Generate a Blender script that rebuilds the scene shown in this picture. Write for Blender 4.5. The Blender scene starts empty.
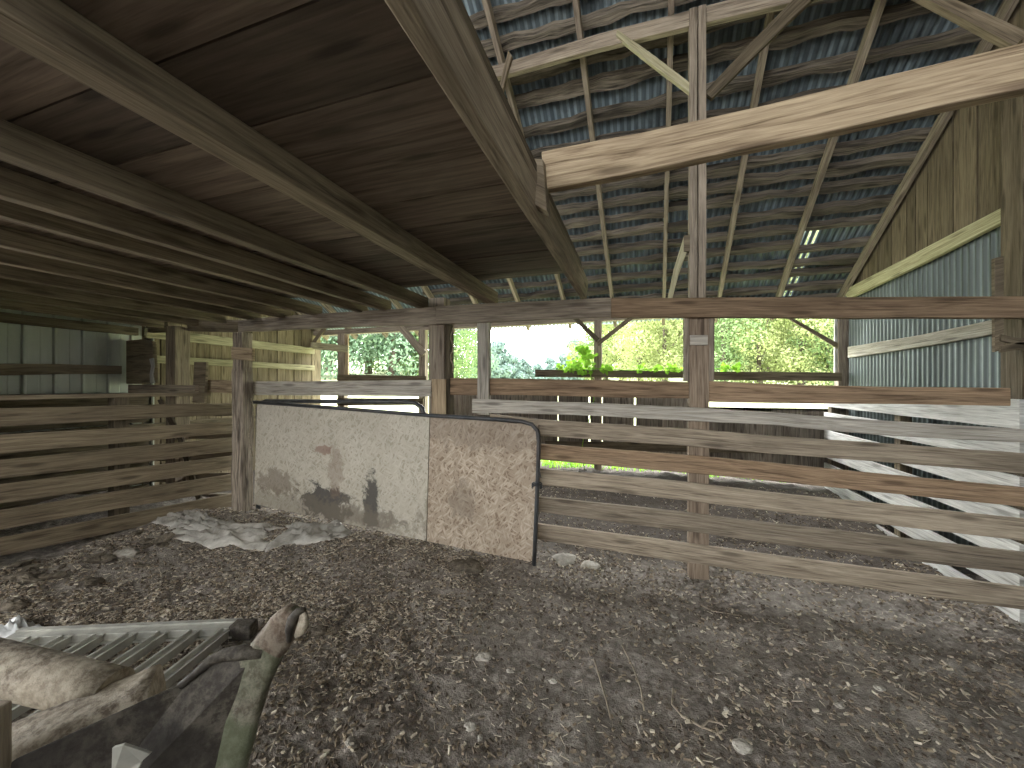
import bpy, bmesh, math, random
from mathutils import Vector, noise
random.seed(7)
# ------------------------------------------------------------------ camera, sky, exposure
SC = bpy.context.scene
COL = SC.collection
TH = math.radians(18.1)
CT, ST = math.cos(TH), math.sin(TH)
F, CX, HY, CZ = 385.0, 512.0, 386.0, 1.5
cam_d = bpy.data.cameras.new('camera')
cam = bpy.data.objects.new('camera', cam_d); COL.objects.link(cam)
cam_d.sensor_width = 36.0; cam_d.lens = F / 1024 * 36.0
cam_d.shift_y = (HY - 384) / 1024
cam_d.clip_start = 0.02; cam_d.clip_end = 600
cam.location = (0, 0, CZ); cam.rotation_euler = (math.pi / 2, 0, TH)
SC.camera = cam
world = bpy.data.worlds.new('sky'); SC.world = world; world.use_nodes = True
wn = world.node_tree.nodes; wl = world.node_tree.links
bg = wn['Background']
tc = wn.new('ShaderNodeTexCoord'); mp = wn.new('ShaderNodeMapping'); mp.inputs['Scale'].default_value = (1.2, 1.2, 3.0)
nz = wn.new('ShaderNodeTexNoise'); nz.inputs['Scale'].default_value = 2.2; nz.inputs['Detail'].default_value = 5
cr = wn.new('ShaderNodeValToRGB')
cr.color_ramp.elements[0].position = 0.35; cr.color_ramp.elements[0].color = (0.88, 0.94, 1.0, 1)
cr.color_ramp.elements[1].position = 0.62; cr.color_ramp.elements[1].color = (1.0, 0.99, 0.96, 1)
wl.new(tc.outputs['Generated'], mp.inputs['Vector']); wl.new(mp.outputs['Vector'], nz.inputs['Vector'])
wl.new(nz.outputs['Fac'], cr.inputs['Fac']); wl.new(cr.outputs['Color'], bg.inputs['Color'])
dp = wn.new('ShaderNodeVectorMath'); dp.operation = 'DOT_PRODUCT'; dp.inputs[1].default_value = (-0.62, 0.68, 0.39)
wl.new(tc.outputs['Generated'], dp.inputs[0])
mr = wn.new('ShaderNodeMapRange'); mr.interpolation_type = 'SMOOTHSTEP'
mr.inputs['From Min'].default_value = -0.2; mr.inputs['From Max'].default_value = 0.95
mr.inputs['To Min'].default_value = 3.0; mr.inputs['To Max'].default_value = 11.0      # thin cloud, brightest towards the hidden sun down the valley
wl.new(dp.outputs['Value'], mr.inputs['Value']); wl.new(mr.outputs['Result'], bg.inputs['Strength'])
SC.view_settings.view_transform = 'Standard'; SC.view_settings.look = 'None'
SC.view_settings.exposure = 1.2; SC.view_settings.gamma = 1.0
SC.view_settings.use_curve_mapping = False
SC.cycles.max_bounces = 10; SC.cycles.diffuse_bounces = 6

# ------------------------------------------------------------------ sight lines: a pixel of the photograph to a point on a real plane
def ray(x, y):
    a = (x - CX) / F
    return Vector((a * CT - ST, a * ST + CT, -(y - HY) / F))
def PV(x, y, v):
    r = ray(x, y); return Vector((0, 0, CZ)) + r * (v / r.y)
def PU(x, y, u):
    r = ray(x, y); return Vector((0, 0, CZ)) + r * (u / r.x)
def PZ(x, y, z):
    r = ray(x, y); return Vector((0, 0, CZ)) + r * ((z - CZ) / r.z)
def PD(x, y, d):
    return Vector((0, 0, CZ)) + ray(x, y) * d
def px_of(p):
    X = p.x * CT + p.y * ST; Y = -p.x * ST + p.y * CT
    return CX + F * X / Y, HY - F * (p.z - CZ) / Y, Y
def PG(x, y):          # where a sight line meets the uneven dirt
    p = PZ(x, y, 0.0)
    for _ in range(12): p = PZ(x, y, hgt(p.x, p.y, False))
    return p
def S(t):
    t = max(0.0, min(1.0, t)); return t * t * (3 - 2 * t)
def fbm(x, y, z=0.0, o=4):
    return noise.fractal(Vector((x, y, z)), 1.0, 2.0, o)

# ------------------------------------------------------------------ materials
def ramp(n, stops):
    e = n.color_ramp.elements
    while len(e) < len(stops): e.new(0.5)
    for k, (p, c) in enumerate(stops):
        e[k].position = p; e[k].color = (c[0], c[1], c[2], 1)
class NT:
    def __init__(s, name):
        s.m = bpy.data.materials.new(name); s.m.use_nodes = True
        s.n = s.m.node_tree.nodes; s.l = s.m.node_tree.links; s.b = s.n['Principled BSDF']
    def new(s, t, **k):
        o = s.n.new('ShaderNode' + t)
        for a, v in k.items():
            if a in o.inputs: o.inputs[a].default_value = v
            else: setattr(o, a, v)
        return o
    def link(s, a, b): s.l.new(a, b)
    def noise(s, vec, scale, detail=4, rough=0.55, dist=0.0):
        o = s.new('TexNoise', Scale=scale, Detail=detail, Roughness=rough, Distortion=dist)
        s.link(vec, o.inputs['Vector']); return o.outputs['Fac']
    def mix(s, fac, a, b, mode='MIX'):
        o = s.n.new('ShaderNodeMix'); o.data_type = 'RGBA'; o.blend_type = mode
        for sock, v in ((o.inputs[0], fac), (o.inputs[6], a), (o.inputs[7], b)):
            if hasattr(v, 'links'): s.link(v, sock)
            elif isinstance(v, (tuple, list)): sock.default_value = (v[0], v[1], v[2], 1)
            else: sock.default_value = v
        return o.outputs[2]
    def ramp(s, fac, stops):
        o = s.new('ValToRGB'); ramp(o, stops); s.link(fac, o.inputs['Fac']); return o.outputs['Color']
    def bump(s, h, strength, dist=0.01):
        o = s.new('Bump', Strength=strength, Distance=dist)
        s.link(h, o.inputs['Height']); s.link(o.outputs['Normal'], s.b.inputs['Normal'])
    def math(s, op, a, b=0.0):
        o = s.new('Math', operation=op)
        for k, v in enumerate((a, b)):
            if hasattr(v, 'links'): s.link(v, o.inputs[k])
            else: o.inputs[k].default_value = v
        return o.outputs[0]

def wood(name, dark, light, stain=(0.05, 0.04, 0.03), stain_amt=0.5, rough=0.85, vary=0.25, gscale=1.0, nbump=0.5):
    t = NT(name)
    uv = t.new('UVMap').outputs['UV']
    oi = t.new('ObjectInfo').outputs['Random']
    off = t.new('VectorMath', operation='SCALE'); off.inputs[0].default_value = (37.0, 11.0, 5.0); t.link(oi, off.inputs[3])
    add = t.new('VectorMath', operation='ADD'); t.link(uv, add.inputs[0]); t.link(off.outputs[0], add.inputs[1])
    mp1 = t.new('Mapping'); mp1.inputs['Scale'].default_value = (1.6 * gscale, 26 * gscale, 1); t.link(add.outputs[0], mp1.inputs['Vector'])
    mp2 = t.new('Mapping'); mp2.inputs['Scale'].default_value = (5 * gscale, 120 * gscale, 1); t.link(add.outputs[0], mp2.inputs['Vector'])
    mp3 = t.new('Mapping'); mp3.inputs['Scale'].default_value = (1.3, 5.0, 1); t.link(add.outputs[0], mp3.inputs['Vector'])
    g1 = t.noise(mp1.outputs['Vector'], 1.0, 5, 0.6, 1.2)
    g2 = t.noise(mp2.outputs['Vector'], 1.0, 3, 0.6, 0.4)
    g3 = t.noise(mp3.outputs['Vector'], 1.0, 4, 0.6, 0.5)
    g = t.math('ADD', t.math('MULTIPLY', g1, 0.58), t.math('MULTIPLY', g2, 0.42))
    c = t.ramp(g, [(0.36, [d * 0.75 for d in dark]), (0.46, [a * 0.65 + b * 0.35 for a, b in zip(dark, light)]), (0.62, light)])
    vor = t.new('TexVoronoi', Scale=1.0, Randomness=1.0); vor.voronoi_dimensions = '2D'
    mpk = t.new('Mapping'); mpk.inputs['Scale'].default_value = (1.15, 6.0, 1); t.link(add.outputs[0], mpk.inputs['Vector'])
    t.link(mpk.outputs['Vector'], vor.inputs['Vector'])
    kn = t.ramp(vor.outputs['Distance'], [(0.05, (1, 1, 1)), (0.13, (0, 0, 0))])
    c = t.mix(t.math('MULTIPLY', kn, 0.75), c, [d * 0.55 for d in dark])
    st = t.ramp(g3, [(0.50, (0, 0, 0)), (0.72, (1, 1, 1))])
    c = t.mix(t.math('MULTIPLY', st, stain_amt), c, stain)
    hsv = t.new('HueSaturation')
    at = t.new('Attribute', attribute_name='tint').outputs['Fac']
    v = t.math('ADD', t.math('MULTIPLY', at, vary * 2), 1.0 - vary)
    t.link(v, hsv.inputs['Value']); t.link(c, hsv.inputs['Color'])
    t.link(hsv.outputs['Color'], t.b.inputs['Base Color'])
    t.b.inputs['Roughness'].default_value = rough; t.b.inputs['Specular IOR Level'].default_value = 0.2
    t.bump(g, nbump, 0.012)
    return t.m

M = {}
M['warm'] = wood('warm_brown_timber', (0.13, 0.085, 0.052), (0.36, 0.25, 0.16), (0.07, 0.052, 0.038), 0.35)
M['gray'] = wood('weathered_gray_timber', (0.24, 0.215, 0.185), (0.54, 0.50, 0.43), (0.15, 0.13, 0.105), 0.45)
M['fence'] = wood('fence_timber', (0.165, 0.13, 0.095), (0.41, 0.34, 0.255), (0.10, 0.078, 0.057), 0.6)
M['header'] = wood('header_timber', (0.175, 0.14, 0.108), (0.42, 0.355, 0.28), (0.11, 0.085, 0.065), 0.5, vary=0.12)
M['brown'] = wood('brown_post_timber', (0.14, 0.10, 0.072), (0.36, 0.28, 0.205), (0.08, 0.06, 0.045), 0.5, vary=0.1)
M['tan'] = wood('tan_timber', (0.20, 0.14, 0.085), (0.52, 0.41, 0.275), (0.15, 0.10, 0.068), 0.85, vary=0.08)
M['joist'] = wood('joist_timber', (0.125, 0.098, 0.068), (0.27, 0.22, 0.155), (0.075, 0.056, 0.040), 0.65, vary=0.18)
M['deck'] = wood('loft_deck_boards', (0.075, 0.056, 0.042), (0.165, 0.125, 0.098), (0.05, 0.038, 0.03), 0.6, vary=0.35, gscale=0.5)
M['dark'] = wood('dark_stall_timber', (0.07, 0.055, 0.038), (0.19, 0.155, 0.105), (0.05, 0.038, 0.026), 0.5)
M['stallfence'] = wood('stall_fence_timber', (0.16, 0.125, 0.085), (0.33, 0.27, 0.185), (0.09, 0.07, 0.05), 0.5, vary=0.12)
M['pale'] = wood('whitewashed_boards', (0.34, 0.33, 0.305), (0.62, 0.61, 0.575), (0.30, 0.29, 0.26), 0.5, vary=0.1)
M['trim'] = wood('greenish_trim_timber', (0.27, 0.25, 0.15), (0.52, 0.48, 0.32), (0.20, 0.18, 0.11), 0.4, vary=0.1)
M['gable'] = wood('gable_planks', (0.085, 0.066, 0.043), (0.20, 0.16, 0.11), (0.06, 0.048, 0.035), 0.5, vary=0.25)
M['siding'] = wood('old_siding_planks', (0.14, 0.11, 0.068), (0.29, 0.24, 0.16), (0.08, 0.062, 0.04), 0.5, vary=0.25)
M['outer'] = wood('outer_wall_boards', (0.12, 0.10, 0.082), (0.30, 0.26, 0.215), (0.08, 0.065, 0.05), 0.6, vary=0.3)
M['purlin'] = wood('purlin_slabs', (0.035, 0.03, 0.025), (0.24, 0.205, 0.165), (0.03, 0.026, 0.023), 0.85, vary=0.3, gscale=0.9, nbump=0.9)
M['post'] = wood('old_split_post', (0.08, 0.062, 0.048), (0.52, 0.44, 0.35), (0.06, 0.045, 0.035), 0.75, vary=0.05, nbump=1.0)

def metal(name, c1, c2, rust, amt, axis, metallic=0.25, rough=0.5, groove=None):
    t = NT(name)
    co = t.new('TexCoord').outputs['Object']
    mp1 = t.new('Mapping'); mp1.inputs['Scale'].default_value = axis; t.link(co, mp1.inputs['Vector'])
    n1 = t.noise(mp1.outputs['Vector'], 1.0, 5, 0.6, 0.3)
    n2 = t.noise(co, 2.3, 6, 0.65, 0.4)
    c = t.ramp(n1, [(0.35, c1), (0.65, c2)])
    f = t.ramp(n2, [(0.48, (0, 0, 0)), (0.70, (1, 1, 1))])
    c = t.mix(t.math('MULTIPLY', f, amt), c, rust)
    if groove is not None:          # rib shade put into the colour, darker in the corrugation valleys
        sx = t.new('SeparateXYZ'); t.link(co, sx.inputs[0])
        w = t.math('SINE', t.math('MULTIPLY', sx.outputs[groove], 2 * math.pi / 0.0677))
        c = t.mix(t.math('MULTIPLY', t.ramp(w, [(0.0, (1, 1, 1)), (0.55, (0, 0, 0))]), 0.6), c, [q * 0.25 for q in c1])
    t.link(c, t.b.inputs['Base Color'])
    t.b.inputs['Metallic'].default_value = metallic; t.b.inputs['Roughness'].default_value = rough
    return t.m
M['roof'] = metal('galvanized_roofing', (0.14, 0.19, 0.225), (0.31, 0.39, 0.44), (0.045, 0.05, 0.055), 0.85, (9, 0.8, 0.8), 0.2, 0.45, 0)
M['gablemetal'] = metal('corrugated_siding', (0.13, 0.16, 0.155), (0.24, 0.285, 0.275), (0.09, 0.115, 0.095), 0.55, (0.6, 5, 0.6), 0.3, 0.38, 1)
M['stallmetal'] = metal('pale_green_siding', (0.46, 0.49, 0.43), (0.58, 0.60, 0.54), (0.34, 0.37, 0.31), 0.4, (0.6, 4, 0.6), 0.0, 0.6)
M['alu'] = metal('dull_aluminium', (0.30, 0.295, 0.26), (0.52, 0.51, 0.45), (0.24, 0.20, 0.14), 0.6, (5, 5, 5), 0.3, 0.42)
M['tube'] = metal('dark_gate_tube', (0.035, 0.038, 0.042), (0.08, 0.085, 0.09), (0.10, 0.07, 0.05), 0.5, (6, 6, 6), 0.3, 0.45)
M['greenpanel'] = metal('pale_green_sheet', (0.28, 0.42, 0.33), (0.36, 0.50, 0.40), (0.25, 0.36, 0.28), 0.4, (3, 3, 3), 0.0, 0.5)

def rusty(name, paint, pamt, mul=1.0):
    t = NT(name)
    co = t.new('TexCoord').outputs['Object']
    n1 = t.noise(co, 9, 6, 0.7, 0.6); n2 = t.noise(co, 42, 4, 0.7); n3 = t.noise(co, 4.5, 5, 0.6, 0.4)
    c = t.ramp(n1, [(0.30, (0.075, 0.052, 0.036)), (0.48, (0.19, 0.15, 0.105)), (0.64, (0.33, 0.28, 0.20)), (0.78, (0.22, 0.115, 0.055))])
    c = t.mix(0.55, c, t.ramp(n2, [(0.40, (0.07, 0.05, 0.034)), (0.60, (0.56, 0.50, 0.40))]))
    f = t.ramp(n3, [(0.42, (0, 0, 0)), (0.56, (1, 1, 1))])
    c = t.mix(t.math('MULTIPLY', f, pamt), c, paint)
    t.link(c, t.b.inputs['Base Color'])
    t.b.inputs['Roughness'].default_value = 0.75; t.b.inputs['Metallic'].default_value = 0.1
    if mul != 1.0: t.link(t.mix(1.0, c, (mul, mul, mul), 'MULTIPLY'), t.b.inputs['Base Color'])
    t.bump(n2, 0.6, 0.006)
    return t.m
M['rust'] = rusty('pitted_rusty_steel', (0.42, 0.36, 0.27), 0.45)
M['rustgreen'] = rusty('rusty_steel_with_green_paint', (0.15, 0.18, 0.095), 0.75, 0.6)
M['rustdark'] = rusty('brown_rusty_steel', (0.16, 0.085, 0.045), 0.5, 0.62)
M['darksteel'] = rusty('dark_rusty_plate', (0.06, 0.045, 0.035), 0.8, 0.32)  # darkened to put the gusset plate's shade into its colour

def panel(name, base, flake_d, flake_l, stains):
    t = NT(name)
    uv = t.new('UVMap').outputs['UV']
    cols = None
    fl = None
    for k, rot in enumerate((0.35, 1.25, -0.75, 2.0)):
        m0 = t.new('Mapping'); m0.inputs['Rotation'].default_value = (0, 0, rot); m0.inputs['Location'].default_value = (k * 3.1, k * 1.7, 0)
        t.link(uv, m0.inputs['Vector'])
        mp1 = t.new('Mapping'); mp1.inputs['Scale'].default_value = (15, 66, 1); t.link(m0.outputs['Vector'], mp1.inputs['Vector'])
        vo = t.new('TexVoronoi', Scale=1.0); t.link(mp1.outputs['Vector'], vo.inputs['Vector'])
        sp_ = t.new('SeparateColor'); t.link(vo.outputs['Color'], sp_.inputs[0])
        n = t.math('SUBTRACT', sp_.outputs[k % 3], t.math('MULTIPLY', vo.outputs['Distance'], 0.45))
        fl = n if fl is None else t.math('MAXIMUM', fl, n)
    big = t.noise(uv, 2.2, 5, 0.6, 0.4)
    c = t.ramp(fl, [(0.28, flake_d), (0.45, base), (0.62, base), (0.80, flake_l)])
    c = t.mix(t.ramp(big, [(0.4, (0, 0, 0)), (0.75, (0.5, 0.5, 0.5))]), c, flake_d)
    sep = t.new('SeparateXYZ'); t.link(uv, sep.inputs[0])
    jag = t.noise(uv, 9.0, 6, 0.7, 0.5)
    for (sx, sy, rx, ry, col, amt) in stains:
        dx = t.math('DIVIDE', t.math('SUBTRACT', sep.outputs[0], sx), rx)
        dy = t.math('DIVIDE', t.math('SUBTRACT', sep.outputs[1], sy), ry)
        d = t.math('SQRT', t.math('ADD', t.math('MULTIPLY', dx, dx), t.math('MULTIPLY', dy, dy)))
        d = t.math('ADD', d, t.math('MULTIPLY', t.math('SUBTRACT', jag, 0.5), 2.6))
        m = t.ramp(d, [(0.72, (1, 1, 1)), (0.98, (0, 0, 0))])
        c = t.mix(t.math('MULTIPLY', m, amt), c, col)
    t.link(c, t.b.inputs['Base Color']); t.b.inputs['Roughness'].default_value = 0.8
    t.bump(fl, 0.25, 0.006)
    return t.m

def simple(name, c1, c2, scale=8, rough=0.8, bump=0.0, trans=0.0):
    t = NT(name)
    co = t.new('TexCoord').outputs['Object']
    n = t.noise(co, scale, 5, 0.65, 0.3)
    c = t.ramp(n, [(0.33, c1), (0.67, c2)])
    oi = t.new('ObjectInfo').outputs['Random']
    hsv = t.new('HueSaturation'); t.link(t.math('ADD', t.math('MULTIPLY', oi, 0.3), 0.85), hsv.inputs['Value'])
    t.link(c, hsv.inputs['Color'])
    t.link(hsv.outputs['Color'], t.b.inputs['Base Color']); t.b.inputs['Roughness'].default_value = rough
    t.b.inputs['Specular IOR Level'].default_value = 0.2
    if bump: t.bump(n, bump, 0.02)
    if trans:
        tr = t.new('BsdfTranslucent'); t.link(hsv.outputs['Color'], tr.inputs['Color'])
        ms = t.new('MixShader'); ms.inputs[0].default_value = trans
        t.link(t.b.outputs[0], ms.inputs[1]); t.link(tr.outputs[0], ms.inputs[2])
        t.link(ms.outputs[0], t.n['Material Output'].inputs['Surface'])
    return t.m
M['sack'] = simple('dusty_woven_sack', (0.26, 0.24, 0.20), (0.66, 0.63, 0.57), 6, 0.7, 0.4)
M['rock'] = simple('pale_stone', (0.28, 0.255, 0.215), (0.56, 0.52, 0.45), 14, 0.9, 0.6)
M['clod'] = simple('dry_dung_clod', (0.06, 0.05, 0.038), (0.22, 0.185, 0.14), 18, 1.0, 0.8)
M['twig'] = simple('dry_twig', (0.22, 0.18, 0.13), (0.42, 0.36, 0.28), 20, 0.9)
M['leaf_green'] = simple('green_leaves', (0.11, 0.18, 0.07), (0.26, 0.36, 0.15), 0.5, 0.7, 0, 0.25)
M['leaf_blue'] = simple('blue_green_leaves', (0.13, 0.22, 0.14), (0.29, 0.41, 0.27), 0.5, 0.7, 0, 0.25)
M['leaf_yellow'] = simple('yellow_green_leaves', (0.19, 0.235, 0.08), (0.38, 0.42, 0.19), 0.5, 0.7, 0, 0.25)
M['leaf_far'] = simple('distant_leaves', (0.12, 0.18, 0.16), (0.22, 0.30, 0.27), 0.5, 0.8, 0, 0.1)
M['leaf_vine'] = simple('bright_vine_leaves', (0.16, 0.36, 0.03), (0.33, 0.58, 0.07), 6, 0.6, 0, 0.5)
M['bark'] = simple('gray_bark', (0.07, 0.055, 0.045), (0.17, 0.14, 0.11), 5, 0.95, 0.5)
M['grass'] = simple('meadow_grass', (0.27, 0.30, 0.15), (0.44, 0.46, 0.28), 0.35, 1.0)
M['yard'] = simple('pale_gravel_yard', (0.24, 0.225, 0.20), (0.40, 0.38, 0.345), 1.5, 1.0)
M['straw1'] = simple('straw_pale', (0.46, 0.40, 0.30), (0.68, 0.61, 0.49), 30, 0.9)
M['straw2'] = simple('wood_chips', (0.20, 0.155, 0.11), (0.40, 0.33, 0.24), 30, 0.9)
M['straw3'] = simple('dung_crumbs', (0.08, 0.064, 0.05), (0.19, 0.155, 0.12), 30, 0.95)
M['scrap'] = simple('white_plastic', (0.55, 0.55, 0.54), (0.80, 0.80, 0.78), 6, 0.45)
M['rope'] = simple('frayed_twine', (0.20, 0.16, 0.11), (0.42, 0.36, 0.27), 40, 0.9)

def dirt():
    t = NT('barn_dirt')
    co = t.new('TexCoord').outputs['Object']
    a = t.noise(co, 1.1, 5, 0.6, 0.3); b = t.noise(co, 22, 6, 0.7, 0.2); c3 = t.noise(co, 110, 3, 0.7)
    c = t.ramp(b, [(0.34, (0.10, 0.086, 0.073)), (0.5, (0.22, 0.19, 0.162)), (0.66, (0.42, 0.375, 0.325))])
    c = t.mix(t.math('MULTIPLY', t.ramp(a, [(0.40, (0, 0, 0)), (0.62, (1, 1, 1))]), 0.45), c, (0.36, 0.325, 0.28))
    sp = t.ramp(c3, [(0.66, (0, 0, 0)), (0.74, (1, 1, 1))])
    c = t.mix(t.math('MULTIPLY', sp, 0.5), c, (0.32, 0.285, 0.235))
    sx = t.new('SeparateXYZ'); t.link(co, sx.inputs[0])
    alley_v = t.math('ADD', sx.outputs[1], t.math('MULTIPLY', a, 1.2))      # ground turns darker in the alley past the board fence
    c = t.mix(t.math('MULTIPLY', t.ramp(t.math('MULTIPLY', t.math('SUBTRACT', alley_v, 3.6), 1.0), [(0.2, (0, 0, 0)), (0.75, (1, 1, 1))]), 0.85), c, (0.075, 0.062, 0.052))
    t.link(c, t.b.inputs['Base Color']); t.b.inputs['Roughness'].default_value = 0.95
    t.b.inputs['Specular IOR Level'].default_value = 0.15
    t.bump(t.math('ADD', b, t.math('MULTIPLY', c3, 0.4)), 0.8, 0.03)
    return t.m
M['dirt'] = dirt()

# ------------------------------------------------------------------ mesh building
class MB:
    def __init__(s): s.v = []; s.f = []; s.uv = []; s.mi = []; s.smooth = []; s.tn = []; s.tint = 0.5
    def face(s, idx, uvs=None, mi=0, smooth=False):
        s.f.append(idx); s.uv.append(uvs or [(0, 0)] * len(idx)); s.mi.append(mi); s.smooth.append(smooth); s.tn.append(s.tint)
    def prism(s, st, wob=0.0, seed=None, mi=0):
        """st: stations of 4 corners (front top, back top, back bottom, front bottom)."""
        o = random.uniform(0, 60); o2 = random.uniform(0, 60); s.tint = random.random()
        base = len(s.v); L = 0.0; Ls = []
        for i, q in enumerate(st):
            if i: L += (sum((Vector(p) for p in q), Vector()) / 4 - sum((Vector(p) for p in st[i - 1]), Vector()) / 4).length
            Ls.append(L)
            q = [Vector(p) for p in q]
            if wob:
                dv = (q[0] - q[3]).normalized()
                n1 = fbm(L * 1.6 + o, o2, 0, 3) * wob; n2 = fbm(L * 1.6 + o, o2 + 20, 0, 3) * wob
                q[0] += dv * n1; q[1] += dv * n1; q[2] += dv * n2; q[3] += dv * n2
            s.v += [tuple(p) for p in q]
        q = [Vector(p) for p in st[0]]
        w = [(q[(k + 1) % 4] - q[k]).length for k in range(4)]
        acc = [0, w[0], w[0] + w[1], w[0] + w[1] + w[2], sum(w)]
        for i in range(len(st) - 1):
            for k in range(4):
                a = base + i * 4 + k; b = base + i * 4 + (k + 1) % 4
                s.face([a, b, b + 4, a + 4], [(Ls[i] + o, acc[k] + o2), (Ls[i] + o, acc[k + 1] + o2), (Ls[i + 1] + o, acc[k + 1] + o2), (Ls[i + 1] + o, acc[k] + o2)], mi)
        e = base + (len(st) - 1) * 4
        for r, rev in ((base, True), (e, False)):
            ids = [r, r + 1, r + 2, r + 3]; uvs = [(o, o2), (o + w[0], o2), (o + w[0], o2 + w[1]), (o, o2 + w[1])]
            if rev: ids = ids[::-1]
            s.face(ids, uvs, mi)
    def beam(s, p0, p1, h, t, up=(0, 0, 1), wob=0.0, step=0.25, mi=0, sag=0.0, taper=1.0):
        """bar from p0 to p1 (centre line): h along up, t across."""
        p0, p1 = Vector(p0), Vector(p1); d = (p1 - p0)
        n = max(1, int(d.length / step)); dd = d.normalized(); up = Vector(up)
        up = (up - dd * up.dot(dd)).normalized(); sd = dd.cross(up)
        st = []
        for i in range(n + 1):
            k = i / n; p = p0 + d * k + up * (-sag * 4 * k * (1 - k)); f = 1 + (taper - 1) * k
            a, b = up * h / 2 * f, sd * t / 2 * f
            st.append((p + a - b, p + a + b, p - a + b, p - a - b))
        s.prism(st, wob, mi=mi)
    def board(s, top, bot, fn, off, wob=0.0, step=0.15, mi=0):
        """top/bot: pixel outlines of the near face on plane fn; off: thickness vector."""
        T = [fn(*p) for p in top]; B = [fn(*p) for p in bot]; off = Vector(off); st = []
        for i in range(len(T) - 1):
            n = max(1, int((T[i + 1] - T[i]).length / step))
            for k in range(n + (1 if i == len(T) - 2 else 0)):
                a = T[i].lerp(T[i + 1], k / n); b = B[i].lerp(B[i + 1], k / n)
                st.append((a, a + off, b + off, b))
        s.prism(st, wob, mi=mi)
    def tube(s, pts, rad, n=12, caps=True, mi=0, flat=1.0):
        pts = [Vector(p) for p in pts]
        if not isinstance(rad, (list, tuple)): rad = [rad] * len(pts)
        base = len(s.v); ref = None; L = 0
        for i, p in enumerate(pts):
            d = (pts[min(i + 1, len(pts) - 1)] - pts[max(i - 1, 0)]).normalized()
            if ref is None:
                ref = Vector((0, 0, 1)) if abs(d.z) < 0.9 else Vector((1, 0, 0))
            ref = (ref - d * ref.dot(d)).normalized(); b = d.cross(ref)
            for k in range(n):
                a = 2 * math.pi * k / n
                s.v.append(tuple(p + (ref * math.cos(a) + b * math.sin(a) * flat) * rad[i]))
        for i in range(len(pts) - 1):
            for k in range(n):
                a = base + i * n + k; c = base + i * n + (k + 1) % n
                s.face([a, c, c + n, a + n], [(i, k / n), (i, (k + 1) / n), (i + 1, (k + 1) / n), (i + 1, k / n)], mi, True)
        if caps:
            s.face([base + k for k in range(n)][::-1], None, mi); e = base + (len(pts) - 1) * n
            s.face([e + k for k in range(n)], None, mi)
    def build(s, name, mats, parent=None, bevel=0.0, centre=True):
        me = bpy.data.meshes.new(name)
        v = [Vector(p) for p in s.v]
        loc = Vector()
        if centre and v:
            loc = sum(v, Vector()) / len(v)
            loc.z = min(p.z for p in v) if parent is None else loc.z
        po = PLOC.get(parent.name, Vector()) if parent else Vector()
        me.from_pydata([tuple(p - loc) for p in v], [], s.f)
        uvl = me.uv_layers.new(name='UVMap')
        k = 0
        for uvs in s.uv:
            for u in uvs: uvl.data[k].uv = u; k += 1
        ta = me.attributes.new('tint', 'FLOAT', 'FACE'); ta.data.foreach_set('value', s.tn)
        me.polygons.foreach_set('material_index', s.mi); me.polygons.foreach_set('use_smooth', s.smooth)
        for m in (mats if isinstance(mats, (list, tuple)) else [mats]): me.materials.append(m)
        bm = bmesh.new(); bm.from_mesh(me); bmesh.ops.recalc_face_normals(bm, faces=bm.faces[:]); bm.to_mesh(me); bm.free()
        me.update()
        o = bpy.data.objects.new(name, me); COL.objects.link(o)
        o.location = loc - po; PLOC[o.name] = loc
        if parent: o.parent = parent
        if bevel:
            b = o.modifiers.new('edge', 'BEVEL'); b.width = bevel; b.segments = 2; b.limit_method = 'ANGLE'; b.angle_limit = 0.7
        return o
PLOC = {}
def empty(name, loc):
    o = bpy.data.objects.new(name, None); o.empty_display_size = 0.1; COL.objects.link(o); o.location = loc; PLOC[o.name] = Vector(loc); return o
def tag(o, label, cat, group=None, kind='thing'):
    o['label'] = label; o['category'] = cat; o['kind'] = kind
    if group: o['group'] = group
    return o
def struct(o): o['kind'] = 'structure'; return o
def one_board(name, top, bot, fn, off, mat, label, cat, group=None, wob=0.004, bevel=0.004):
    m = MB(); m.board(top, bot, fn, off, wob); return tag(m.build(name, M[mat], None, bevel), label, cat, group)
def one_beam(name, p0, p1, h, t, mat, label, cat, group=None, up=(0, 0, 1), wob=0.004, bevel=0.004, sag=0.0):
    m = MB(); m.beam(p0, p1, h, t, up, wob, sag=sag); return tag(m.build(name, M[mat], None, bevel), label, cat, group)

# ------------------------------------------------------------------ main planes of the barn (metres)
VM = 3.22      # middle frame
VO = 6.10      # outer (eave) wall
UR = 2.60      # gable wall
UL = -6.20     # far end wall
ZD = 2.35      # loft deck underside
ZJ = 2.24      # joist underside
def zraf(v): return 2.69 + 0.65 * (6.0 - v)     # rafter underside
def zroof(v): return zraf(v) + 0.135
V_RIDGE = -1.5
VD = 0.30       # the loft ends here, just behind the camera's view
def zgab(v): return zroof(v) if v > V_RIDGE else zroof(V_RIDGE) - 0.65 * (V_RIDGE - v)
MID = lambda d=0.0: (lambda x, y: PV(x, y, VM + d))
OUT = lambda d=0.0: (lambda x, y: PV(x, y, VO + d))
GAB = lambda d=0.0: (lambda x, y: PU(x, y, UR + d))

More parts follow.
